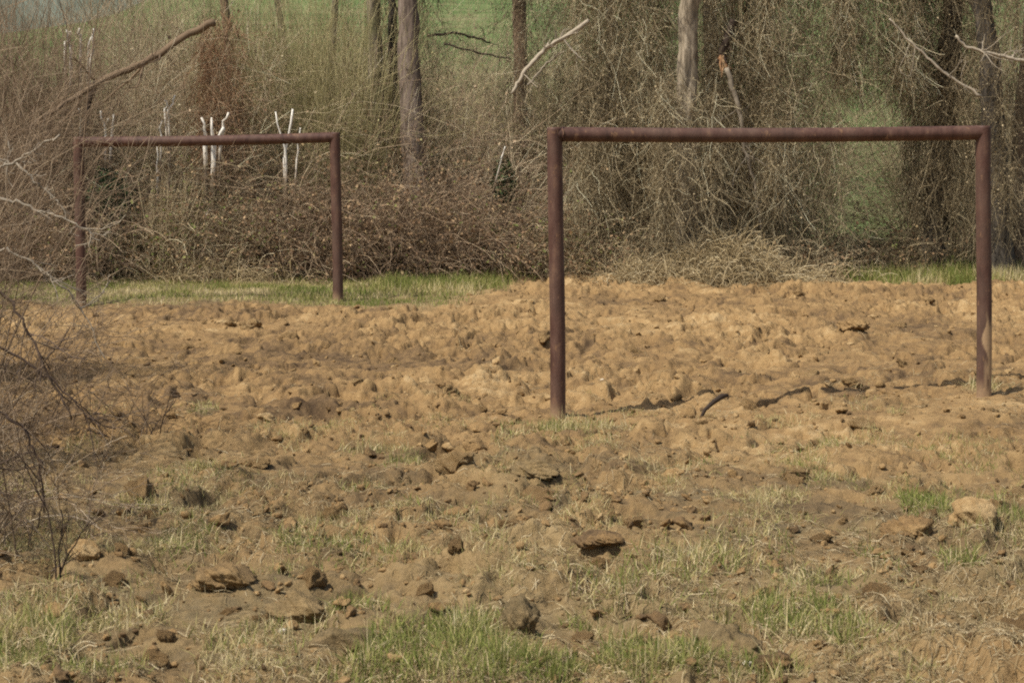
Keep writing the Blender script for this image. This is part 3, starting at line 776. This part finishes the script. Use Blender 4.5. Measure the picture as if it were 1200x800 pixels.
scrub(95, 215, 60, 33.8, 250, 'brown twiggy scrub above the left half of the far crossbar', 'vine', dy=.6, leaf=.6, tint=(0, 1))
scrub(205, 330, 30, 34.0, 240, 'brown twiggy scrub under the thick end of the arched branch', 'bramble', dy=.6, leaf=.6, tint=(0, 1))
scrub(320, 450, 30, 34.6, 340, 'thin olive scrub around the withies right of the far goal', 'withy', dy=.6, leaf=.5, tint=(0, .8))
scrub(480, 600, 95, 33.6, 260, 'tan scrub right of the stout brown trunk', 'bramble', dy=.6, leaf=.6, tint=(.1, 1))
# bramble thicket along the field edge
def bramble(px0, px1, pytop, Y, n, label, mat='bramble', dy=.55, tint=(0, .9), leaf=1.0, green=.1, ln=(.9, 1.9)):
    o = MB()
    a = at(px0, 0, Y)[0]; b = at(px1, 0, Y)[0]
    x = rng.uniform(a, b, n); y = Y + rng.uniform(-dy, dy * 1.4, n); z = gz(x, y) - .03
    zt = at(600, pytop, Y)[2]
    d = np.stack([rng.normal(size=n) * .55, rng.normal(size=n) * .45 - .1, np.ones(n)], -1)
    h = zt * (.55 + .8 * fbm(x * 1.3, y, 3, 770))
    P = strands(np.stack([x, y, z], -1), d, h * rng.uniform(*ln, n) * .8, 9, .17, droop=.42)
    P[:, :, 2] = np.maximum(P[:, :, 2], gz(P[:, :, 0], P[:, :, 1]) + .01)
    r = rng.uniform(.003, .007, n)[:, None] * np.linspace(1, .45, 9)[None]
    o.tubes(P, r, 3, rng.uniform(*tint, n) ** 1.3)
    Q, q = children(P, r, 6, .3, .8, 5, .25, droop=.1); o.tubes(Q, np.maximum(q, .0018), 3, rng.uniform(*tint, len(Q)) ** 1.3)
    t = tag(obj('bramble_bush', o.mesh('bramble_bush', M[mat])), label, 'bramble', 'bramble thicket along the field edge')
    m = int(len(Q) * leaf * 2.6)
    k = rng.integers(0, len(Q), m); kk = rng.integers(0, 5, m)
    lv = MB()
    tt = np.clip(rng.normal(.38, .26, m), 0, .78); tt = np.where(rng.uniform(0, 1, m) < green, rng.uniform(.88, 1, m), tt)
    lv.leaves(Q[k, kk] + rng.normal(size=(m, 3)) * .04, rng.uniform(.02, .06, m), tt)
    obj('leaves', lv.mesh('leaves', M['dead_leaf']), t)
    return t
bramble(90, 190, 215, 31.3, 330, 'low green-tinged bramble beside the far goal\'s left post', 'vine', green=.4)
bramble(170, 290, 200, 31.6, 460, 'brown bramble under the left half of the far crossbar', 'vine', green=.2)
bramble(275, 400, 195, 31.5, 480, 'brown bramble under the right half of the far crossbar', green=.08)
bramble(385, 500, 200, 31.8, 520, 'dark purplish bramble below the three middle trunks', tint=(0, .7), green=.05)
bramble(485, 590, 215, 32.0, 480, 'rusty brown bramble behind the green grass strip', tint=(0, .8), green=.05)
bramble(575, 700, 225, 32.2, 460, 'brown bramble behind the nearer goal\'s left post', 'vine', tint=(0, .9), green=.2)
bramble(-40, 100, 190, 30.6, 380, 'brown bramble at the left behind the foreground shrub', green=.08)
bramble(690, 860, 265, 31.8, 420, 'low tangled bramble at the foot of the hanging vines', mat='vine', green=.02, leaf=.5)
bramble(850, 1010, 255, 31.5, 430, 'low grey tangle under the thickest vine curtain', mat='vine', green=.02, leaf=.5)
bramble(1000, 1100, 262, 32.4, 360, 'dark low tangle left of the nearer goal\'s right post', mat='vine', tint=(0, .6), green=.1, leaf=.5)
bramble(1110, 1230, 240, 35.4, 260, 'grey low tangle at the right edge behind the grass', mat='vine', tint=(0, .7), green=.1, leaf=.5)

# small evergreen shrubs
def evergreen(px, py, Y, w_, h_, n, label):
    c = at(px, py, Y)
    base = np.array([c[0], Y, gz(c[0], Y)])
    t = thing('evergreen_bush', base, label, 'evergreen bush', 'small evergreen bushes')
    o = MB(); k = 16
    P = strands(np.tile([[0, 0, -.05]], (k, 1)) + rng.normal(size=(k, 3)) * .05, np.stack([rng.normal(size=k) * .4, rng.normal(size=k) * .4, np.ones(k)], -1), (c[2] - base[2]) + h_ * .4, 7, .15)
    r_ = np.full((k, 7), .008); o.tubes(P, r_, 4, .3); Q, q = children(P, r_, 8, .35, .7, 5, .2); o.tubes(Q, q, 3, .4)
    obj('stems', o.mesh('stems', M['twig_dark']), t)
    l = MB(); d = rng.normal(size=(n, 3)); d /= np.linalg.norm(d, axis=1, keepdims=True); d *= rng.uniform(.3, 1, (n, 1)) ** .5
    d *= (1 + .5 * (fbm(d[:, 0] * 3 + 5, d[:, 2] * 3, 3, 780) - .5))[:, None]
    p = d * np.array([w_ / 2, w_ / 2, h_ / 2]) + np.array([0, 0, c[2] - base[2]])
    l.leaves(p, rng.uniform(.03, .065, n), rng.uniform(0, 1, n))
    obj('leaves', l.mesh('leaves', M['evergreen']), t)
evergreen(128, 232, 31.0, .65, .75, 1500, 'dark evergreen bush beside the far goal\'s left post')
evergreen(590, 215, 32.6, .36, .75, 800, 'dark evergreen bush in the brambles between the two goals')
evergreen(395, 120, 35.5, .5, .9, 500, 'dark green ivy bush above the far goal\'s right corner')

# ------------------------------------------------------------------ foreground shrub at the left
def shrub(px, py, Y, H, n, label, mat, spread=.45, per=(7, 5), leanx=0.25, rad=(.005, .011), tint=(0, 1), jit=.35, droop=.1, cat='shrub'):
    base = at(px, py, Y); base[2] = float(gz(base[0], base[1]))
    o = MB()
    p0 = rng.normal(size=(n, 3)) * np.array([jit, jit, 0]); p0[:, 2] = gz(base[0] + p0[:, 0], base[1] + p0[:, 1]) - base[2] - .04
    d = np.stack([rng.normal(size=n) * spread + leanx, rng.normal(size=n) * spread, np.ones(n)], -1)
    P = strands(p0, d, H * rng.uniform(.45, 1.15, n), 10, .10, droop=droop)
    r = rng.uniform(*rad, n)[:, None] * np.linspace(1, .35, 10)[None]
    o.tubes(P, r, 5, rng.uniform(*tint, n))
    Q, q = children(P, r, per[0], .38, .55, 7, .14, rf=.55, lift=.03); o.tubes(Q, np.maximum(q, .0014), 4, rng.uniform(*tint, len(Q)))
    S, s_ = children(Q, q, per[1], .42, .65, 5, .16, rf=.6); o.tubes(S, np.maximum(s_, .0011), 3, rng.uniform(*tint, len(S)))
    return tag(obj('bare_shrub', o.mesh('bare_shrub', M[mat]), None, base), label, cat, 'bare shrubs at the left')
shrub(-95, 700, 10.6, 2.2, 22, 'tall bare brown shrub filling the left edge in the foreground', 'twig_pink', spread=.16, leanx=-.04, jit=.2, rad=(.003, .0065), per=(9, 6), tint=(0, .8))
shrub(0, 690, 11.0, .85, 42, 'low bare bramble arching over the bottom left corner', 'twig_pink', spread=.5, leanx=.0, droop=.3, jit=.25, rad=(.002, .005), per=(9, 5), tint=(.1, 1))
shrub(-88, 580, 13.4, 2.7, 46, 'bare pinkish shrub at the left behind the tall foreground shrub', 'twig_pink', spread=.12, leanx=-.07, jit=.2, rad=(.003, .007), per=(9, 6), tint=(0, .9))
shrub(-72, 450, 18.5, 2.8, 95, 'tall dense bare shrub left of the far goal', 'twig_pink', spread=.11, leanx=-.06, jit=.28, tint=(0, .9), rad=(.003, .008), per=(9, 6))
shrub(5, 520, 15.2, 1.15, 56, 'low spreading bare shrub on the soil at the left', 'twig_pink', spread=.7, leanx=.25, droop=.3, jit=.3, rad=(.002, .006), per=(8, 5), tint=(0, .8))
shrub(158, 528, 14.8, .52, 7, 'small forked twiggy bush with upright dark stems on the bare soil', 'twig_dark', spread=.5, leanx=0, per=(5, 3), rad=(.003, .006), jit=.08, droop=0)
shrub(72, 705, 9.9, .72, 3, 'single thin dark upright stem at the lower left', 'twig_dark', spread=.08, leanx=-.04, per=(6, 3), rad=(.004, .006), jit=.02, droop=0)
branch('bare_branch', [(-20, 205), (15, 190), (45, 172), (70, 158)], 12.5, .009, .005, 'pale_wood', 'pale twig slanting up to the right at the left edge', 6, tw=.3)
branch('bare_branch', [(-20, 182), (10, 190), (30, 200), (55, 225), (75, 246)], 12.7, .009, .005, 'pale_wood', 'pale twig slanting down to the right at the left edge', 6, tw=.3)
branch('bare_branch', [(-10, 228), (30, 240), (60, 250), (90, 262), (118, 282)], 12.4, .009, .004, 'pale_wood', 'long pale twig reaching across the far goal\'s left post', 7, tw=.3)

branch('bare_branch', [(-15, 325), (25, 372), (55, 430), (84, 492)], 11.2, .008, .004, 'twig_dark', 'dark bare twig drooping to the right over the soil at the left edge', 8, tw=.6, sidelen=.3)
branch('bare_branch', [(-15, 395), (40, 432), (80, 462), (112, 500)], 11.6, .008, .003, 'twig_dark', 'lower dark twig reaching over the soil at the left edge', 8, tw=.5, sidelen=.3)
branch('bare_branch', [(-10, 480), (28, 500), (48, 545), (52, 600)], 10.4, .008, .004, 'twig_dark', 'dark twig bending down near the bottom of the left shrub', 8, tw=.4, sidelen=.3)
branch('bare_branch', [(-15, 290), (30, 300), (70, 330), (100, 372)], 12.0, .008, .003, 'pale_wood', 'grey twig arching in front of the far goal\'s left foot', 9, tw=.15, sidelen=.3)
# ------------------------------------------------------------------ clods
def ico(sub):
    t = (1 + 5 ** .5) / 2
    V = np.array([(-1, t, 0), (1, t, 0), (-1, -t, 0), (1, -t, 0), (0, -1, t), (0, 1, t), (0, -1, -t), (0, 1, -t), (t, 0, -1), (t, 0, 1), (-t, 0, -1), (-t, 0, 1)], float)
    Fc = np.array([(0, 11, 5), (0, 5, 1), (0, 1, 7), (0, 7, 10), (0, 10, 11), (1, 5, 9), (5, 11, 4), (11, 10, 2), (10, 7, 6), (7, 1, 8), (3, 9, 4), (3, 4, 2), (3, 2, 6), (3, 6, 8), (3, 8, 9), (4, 9, 5), (2, 4, 11), (6, 2, 10), (8, 6, 7), (9, 8, 1)])
    V /= np.linalg.norm(V, axis=1, keepdims=True)
    for _ in range(sub):
        V = list(map(tuple, V)); cache = {}; nf = []
        def mid(a, b):
            k = (min(a, b), max(a, b))
            if k not in cache:
                m = (np.array(V[a]) + np.array(V[b])) / 2; m /= np.linalg.norm(m); V.append(tuple(m)); cache[k] = len(V) - 1
            return cache[k]
        for a, b, c in Fc:
            x, y, z = mid(a, b), mid(b, c), mid(c, a); nf += [(a, x, z), (b, y, x), (c, z, y), (x, y, z)]
        V = np.array(V); Fc = np.array(nf)
    return V, Fc
ICO = {s: ico(s) for s in (1, 2, 3, 4)}
def clod_v(sub, seed, flat=.62, rough=.12, cut=(.5, .85)):
    g = np.random.default_rng(seed)
    V, Fc = ICO[sub]
    V = V.copy()
    for _ in range(int(g.integers(5, 10))):                   # broken faces
        n_ = g.normal(size=3); n_ /= np.linalg.norm(n_); h = g.uniform(*cut)
        d = V @ n_; V -= np.outer(np.maximum(d - h, 0), n_)
    nn = fbm(V[:, 0] * 2.3 + V[:, 2] * 1.7 + seed, V[:, 1] * 2.3 - V[:, 2] * 1.3 + seed * .7, 4, 800 + seed)
    V *= (1 + rough * 2.2 * (nn - .5) * 2)[:, None]
    if sub > 2: V *= (1 + rough * .9 * (fbm(V[:, 0] * 7 + V[:, 2] * 5 + seed, V[:, 1] * 7 - V[:, 2] * 4, 3, 840 + seed) - .5) * 2)[:, None]
    V *= np.array([1, g.uniform(.65, .95), flat * g.uniform(.8, 1.2)])
    return V, Fc

def clod(px, py, w_px, label, tint, seed, flat=.6, mat='clod', name='soil_clod', cat='clod', turf=0, sub=4, rz=0, group=None, rough=.12, sink=.25, asp=None):
    g = onground(px, py); s = w_px / F * g[1] / 2
    V, Fc = clod_v(sub, seed, flat * 1.15, rough, (.68, .95))
    V = V * s
    if asp: V = V * np.array(asp)
    c, sn = math.cos(rz), math.sin(rz); V = V @ np.array([[c, sn, 0], [-sn, c, 0], [0, 0, 1]])
    me = mesh_np(name, V, [Fc], M[mat], {'tint': np.full(len(V), tint), 'turf': np.full(len(V), turf)})
    hz = V[:, 2].max()
    return tag(obj(name, me, None, (g[0], g[1], float(gz(g[0], g[1])) + hz * (1 - sink) * .6)), label, cat, group)
PG = 'larger clods of earth'
clod(1142, 628, 60, 'big orange sandy clod beside a green tuft at the right', .92, 3, .75, group=PG, rough=.07)
clod(498, 445, 22, 'pale angular clod catching the sun between the two goals', .95, 5, .9, group=PG)
clod(398, 762, 100, 'long grey-brown slab of turned turf left of the bright grass', .42, 7, .5, rz=.5, turf=.55, group=PG, rough=.15, asp=(1, .6, .9), sink=.35)
clod(352, 728, 70, 'overhanging crumbly clod with a dark hollow beneath it', .55, 9, .5, turf=.5, group=PG, rough=.2, sink=-.15)
clod(838, 772, 115, 'broad grey mound of turned turf between two grass patches', .42, 11, .40, turf=.55, sink=.45, group=PG, rough=.24)
clod(100, 668, 38, 'pale tan stone-like clod near the lower left shrub', .85, 13, .6, group=PG)
clod(1040, 474, 56, 'dark crumbly mound left of the nearer goal\'s right post', .5, 15, .38, group=PG, rough=.22, sink=.6)
clod(1000, 398, 34, 'small brown mound seen through the nearer goal', 0.6, 17, .4, group=PG, rough=.2, sink=.6)
clod(625, 572, 62, 'dark rooty clod just below the nearer goal\'s left post', .52, 19, .35, turf=.5, group=PG, rough=.2, sink=.6)
clod(791, 556, 34, 'flat pale clod on the soil under the nearer goal', .8, 21, .45, group=PG)
clod(608, 748, 46, 'dark upright clod right of the bright grass patch', .34, 23, .8, turf=.55, group=PG, rough=.2, sink=.4)
clod(1062, 634, 60, 'tan clod with a dark hole left of the orange clod', .6, 25, .6, group=PG, rough=.22)
clod(905, 792, 40, 'dark clod with a hollow at the bottom edge right of centre', .3, 27, .7, group=PG, rough=.24)
clod(700, 655, 60, 'grey-brown mound above the mixed grass in the centre foreground', .35, 29, .4, group=PG, rough=.18)
clod(190, 484, 60, 'smooth sandy hump beside the small twiggy bush', .7, 31, .35, group=PG, rough=.08, sink=.6)
clod(260, 700, 70, 'dull brown lump in the left foreground', .5, 33, .4, turf=.2, group=PG, rough=.2)
SG = 'white stones on the soil'
clod(331, 746, 10, 'whitish stone against the overhanging clod', .5, 41, .8, 'stone_white', 'stone', 'stone', sub=3, group=SG)
clod(402, 724, 6, 'tiny white pebble right of the overhanging clod', .5, 42, .8, 'stone_white', 'stone', 'stone', sub=2, group=SG)
clod(147, 746, 6, 'tiny white pebble on bare soil in the lower left', .5, 43, .8, 'stone_white', 'stone', 'stone', sub=2, group=SG)
clod(875, 793, 12, 'pale stone beside the dark hollow at the bottom edge', .5, 44, .7, 'stone_white', 'stone', 'stone', sub=3, group=SG)
clod(706, 447, 6, 'small pale stone right of the nearer goal\'s left post', .5, 45, .7, 'stone_white', 'stone', 'stone', sub=2, group=SG)

# a dark stick poking out of the soil
P = np.array([at(817, 490, 16.0), at(826, 480, 16.0), at(836, 471, 16.05), at(846, 464, 16.1), at(853, 463, 16.12)])
P[0, 2] = gz(P[0, 0], P[0, 1]) - .02
o = MB(); o.tubes(P[None] - P[0], [[.010, .013, .017, .020, .012]], 8, .1, cap=True)
tag(obj('stick', o.mesh('stick', M['twig_dark']), None, P[0]), 'short dark stick poking out of the soil under the nearer crossbar', 'stick')

# countable middle-sized clods: individual objects that share meshes
protos = []
for i in range(10):
    V, Fc = clod_v(3, 100 + i, .62, .2, (.42, .8))
    for tn in (.55, .68, .82):
        protos.append((tn, mesh_np('soil_clod', V, [Fc], M['clod'], {'tint': np.full(len(V), tn), 'turf': np.zeros(len(V))}), V[:, 2].max()))
cnt = 0
while cnt < 230:
    px = rng.uniform(60, 1215); py = 345 + 430 * rng.uniform(0, 1) ** 1.25
    g = onground(px, py)
    if turf_at(g[0], g[1]) > .35 or strip_at(g[0], g[1]) > .3: continue
    if fbm(np.array([g[0] * .7]), np.array([g[1] * .7]), 3, 820)[0] < .42: continue
    s = rng.lognormal(math.log(.046), .42); s = min(s, .12)
    near = g[1] < 12.5
    cand = [p for p in protos if (p[0] < .75 if near else p[0] > .6)]
    tn, me, hz = cand[rng.integers(len(cand))]
    c = obj('soil_clod', me, None, (g[0], g[1], float(gz(g[0], g[1])) + hz * s * .15))
    c.scale = (s, s, s * rng.uniform(.7, 1.1)); c.rotation_euler = (rng.normal() * .25, rng.normal() * .25, rng.uniform(0, 6.28))
    far = g[1] > 19
    tag(c, 'dull brown clod lying on the rough foreground soil' if near else ('small sandy clod on the far part of the dug field' if far else 'sandy clod on the dug soil around the nearer goal'), 'clod',
        'brown clods in the foreground' if near else ('small clods on the far soil' if far else 'sandy clods around the nearer goal'))
    cnt += 1

# crumbs: nobody could count them
o = MB(); turfv = []
small = [clod_v(1, 200 + i, .7, .14) for i in range(8)]; mid_ = [clod_v(2, 230 + i, .5, .34, (.3, .75)) for i in range(16)]
def scatter(n, pool, smin, smed, sig):
    px = rng.uniform(-80, 1280, n); py = 338 + 500 * rng.uniform(0, 1, n) ** 1.15
    for i in range(n):
        g = onground(px[i], py[i])
        if strip_at(g[0], g[1]) > .3: continue
        if rng.uniform() > .25 + 2.2 * max(0, fbm(np.array([g[0] * 1.1]), np.array([g[1] * 1.1]), 3, 830)[0] - .36): continue
        s = max(smin, rng.lognormal(math.log(smed), sig)); V, Fc = pool[rng.integers(len(pool))]
        a = rng.uniform(0, 6.28); c, sn = math.cos(a), math.sin(a)
        tl = rng.normal() * .5; ct, st_ = math.cos(tl), math.sin(tl)
        W = V * s @ np.array([[ct, 0, st_], [0, 1, 0], [-st_, 0, ct]]) @ np.array([[c, sn, 0], [-sn, c, 0], [0, 0, 1]])
        z = float(gz(g[0], g[1]))
        near = 1 - min(max((g[1] - 10.5) / 5, 0), 1)
        o.add(W + np.array([g[0], g[1], z + s * .33]), T=Fc, tint=np.clip(  .64 - .08 * near + rng.normal() * .15, .05, 1))
scatter(9000, small, .005, .010, .5)
scatter(2600, mid_, .014, .026, .42)
crumbs = obj('soil_crumbs', o.mesh('soil_crumbs', M['clod'], attrs={'turf': np.zeros(o.n)}))
tag(crumbs, 'loose sandy crumbs of soil strewn over the dug field', 'soil crumbs', kind='stuff')

# ------------------------------------------------------------------ grass
def blades(mb, x, y, h, wd, tint, lean=.35, bend=.5):
    n = len(x)
    z = gz(x, y) - .006
    a = rng.uniform(0, 2 * math.pi, n); ca, sa = np.cos(a), np.sin(a)
    le = np.abs(rng.normal(size=n)) * lean
    b2 = rng.uniform(0, 2 * math.pi, n)
    dx = np.cos(b2) * le; dy = np.sin(b2) * le
    bd = rng.uniform(.2, 1.2, n) * bend
    def pt(f, wf):
        ox = (dx * f + dx * bd * f * f) * h; oy = (dy * f + dy * bd * f * f) * h
        oz = h * f * (1 - .28 * np.clip(le * (1 + bd), 0, 2.4) * f)
        p = np.stack([x + ox, y + oy, z + oz], -1)
        s = np.stack([ca, sa, np.zeros(n)], -1) * (wd * wf)[:, None]
        return p - s, p + s
    a0, a1 = pt(0, np.full(n, .5)); b0, b1 = pt(.5, np.full(n, .42)); c0, _ = pt(1.0, np.zeros(n))
    V = np.stack([a0, a1, b0, b1, c0], 1); i = np.arange(n * 5).reshape(n, 5)
    mb.add(V, Q=i[:, [0, 1, 3, 2]], T=i[:, [2, 3, 4]], tint=np.repeat(tint, 5))

mb = MB()
for (cx, cy, ax, ay, de, stw) in PW:
    area = math.pi * ax * ay * 1.9
    n = int(area * de * 5600)
    if n < 5: continue
    x = cx + rng.uniform(-1.35, 1.35, n) * ax; y = cy + rng.uniform(-1.35, 1.35, n) * ay
    m = (turf_at(x, y) * (.35 + 1.1 * fbm(x * 7, y * 5, 2, 850))) > rng.uniform(0, .75, n) * 1.0
    x, y = x[m], y[m]; n = len(x)
    if not n: continue
    dens = turf_at(x, y)
    cl = fbm(x * 5, y * 4, 3, 840)
    st = rng.uniform(0, 1, n) < np.clip(stw + (cl - .5) * 1.2, .05, .97)
    tint = np.where(st, rng.uniform(.55, 1, n), np.clip(rng.normal(.28, .16, n), 0, .6))
    h = rng.uniform(.03, .115, n) * (.5 + .9 * cl) * (.65 + .6 * dens); h = np.where(st, h * rng.uniform(.7, 1.3, n), h)
    blades(mb, x, y, h, rng.uniform(.0028, .006, n), tint, lean=.6)
n = 260000
x = rng.uniform(-3.8, 3.8, n); y = rng.uniform(8, 17.5, n) 
cl = fbm(x * 2.2, y * 1.6, 4, 890, .6); near = 1 - sstep(11, 17, y)
m = cl + .12 * near > rng.uniform(.615, .86, n); x, y, cl = x[m], y[m], cl[m]; n = len(x)
g2 = fbm(x * 1.1 + 40, y * .9, 3, 895)
tint = np.where(rng.uniform(0, 1, n) < np.clip((g2 - .46) * 1.7, .03, .4), np.clip(rng.normal(.3, .15, n), 0, .6), rng.uniform(.55, .95, n))
blades(mb, x, y, rng.uniform(.015, .07, n) * (.5 + cl), rng.uniform(.002, .0045, n), tint, lean=.7)
tag(obj('grass_tufts', mb.mesh('grass_tufts', M['grass'], smooth=False)), 'green and straw-coloured grass tufts growing between the foreground clods', 'grass', kind='stuff')

mb = MB()
n = 150000
x = rng.uniform(-7, 7.2, n); y = rng.uniform(25.5, 35.5, n)
m = strip_at(x, y) * (.3 + .9 * fbm(x * 2, y * 2, 3, 860)) > rng.uniform(.1, 1, n) * .85
x, y = x[m], y[m]; n = len(x)
cl = fbm(x * 1.5, y * 1.2, 3, 870)
tint = np.clip(rng.normal(.36, .2, n) + (cl - .45) * 1.6, 0, .95)
blades(mb, x, y, rng.uniform(.02, .085, n) * (.5 + fbm(x * 2.5, y * 2.5, 3, 875)) * (1 + 1.7 * sstep(-2.1, -1.5, x) * sstep(27, 29, y) + .9 * sstep(3, 4, x)), rng.uniform(.005, .010, n), tint, lean=.4)
tag(obj('grass_strip', mb.mesh('grass_strip', M['grass'], smooth=False)), 'strip of green grass between the dug field and the bramble thicket', 'grass', kind='stuff')

# dead grass lying on the soil
mb = MB()
n = 70000
px = rng.uniform(-60, 1260, n); py = 330 + 500 * rng.uniform(0, 1, n) ** .8
gx = np.array([onground(a, b) for a, b in zip(px, py)])
x, y = gx[:, 0], gx[:, 1]
dn = fbm(x * 1.4, y * 1.1, 4, 880) + .25 * turf_at(x, y) + .16 * (1 - sstep(10, 17, y))
m = (dn > rng.uniform(.42, .85, n)); x, y = x[m], y[m]; n = len(x)
d = rng.normal(size=(n, 3)) * np.array([1, 1, .35])
P = strands(np.stack([x, y, gz(x, y) + .004], -1), d, rng.uniform(.02, .09, n), 4, .28)
P[:, :, 2] = np.maximum(gz(P[:, :, 0], P[:, :, 1]) + .003 + rng.uniform(0, .02, (n, 1)), P[:, :, 2] * .3 + .7 * gz(P[:, :, 0], P[:, :, 1]))
mb.tubes(P, rng.uniform(.0008, .0020, n)[:, None] * np.ones(4)[None], 3, np.clip(rng.normal(.45, .28, n), 0, 1))
tag(obj('dead_grass', mb.mesh('dead_grass', M['straw'])), 'dry straw-coloured grass scraps lying over the soil', 'dead grass', kind='stuff')

# heap of pale dry grass at the foot of the vines
def straw_heap(px, py, Y, w_, h_, n, label):
    c = at(px, py, Y); base = np.array([c[0], Y, float(gz(c[0], Y))])
    o = MB()
    u = rng.normal(size=(n, 2)) * .5; u = np.clip(u, -1.3, 1.3); u[:, 0] += .25 * (fbm(u[:, 0] * 4 + px, u[:, 1] * 4, 2, 900) - .5)
    hh = h_ * np.exp(-(u[:, 0] ** 2) * 1.6 - (u[:, 1] ** 2) * 1.6)
    p = np.stack([u[:, 0] * w_ / 2, u[:, 1] * w_ / 3, hh * rng.uniform(.1, 1, n)], -1)
    P = strands(p, rng.normal(size=(n, 3)) * np.array([1, .8, .8]) + np.array([0, -.1, .55]), rng.uniform(.15, .5, n) * (.35 if Y < 15 else 1), 6, .22, droop=.5)
    P[:, :, 2] = np.maximum(P[:, :, 2], gz(P[:, :, 0] + base[0], P[:, :, 1] + base[1]) - base[2] + .005)
    o.tubes(P, rng.uniform(.002, .005, n)[:, None] * (.4 if Y < 15 else 1) * np.ones(6)[None], 3, np.clip(rng.normal(.5, .25, n), 0, 1))
    tag(obj('dry_grass_heap', o.mesh('dry_grass_heap', M['straw']), None, base), label, 'dry grass', 'heaps of dry grass along the field edge')
straw_heap(848, 325, 30.5, 2.0, .62, 3000, 'heap of pale dry grass at the foot of the hanging vines')
straw_heap(760, 332, 30.5, 1.3, .2, 800, 'low mat of dry grass left of the taller dry grass heap')
straw_heap(250, 322, 30.6, 2.2, .22, 900, 'low dry grass at the bramble foot seen through the far goal')
straw_heap(950, 332, 30.6, 1.2, .16, 450, 'low dry grass right of the taller dry grass heap')
straw_heap(30, 790, 8.6, .5, .05, 500, 'dry grass matted in the bottom left corner')
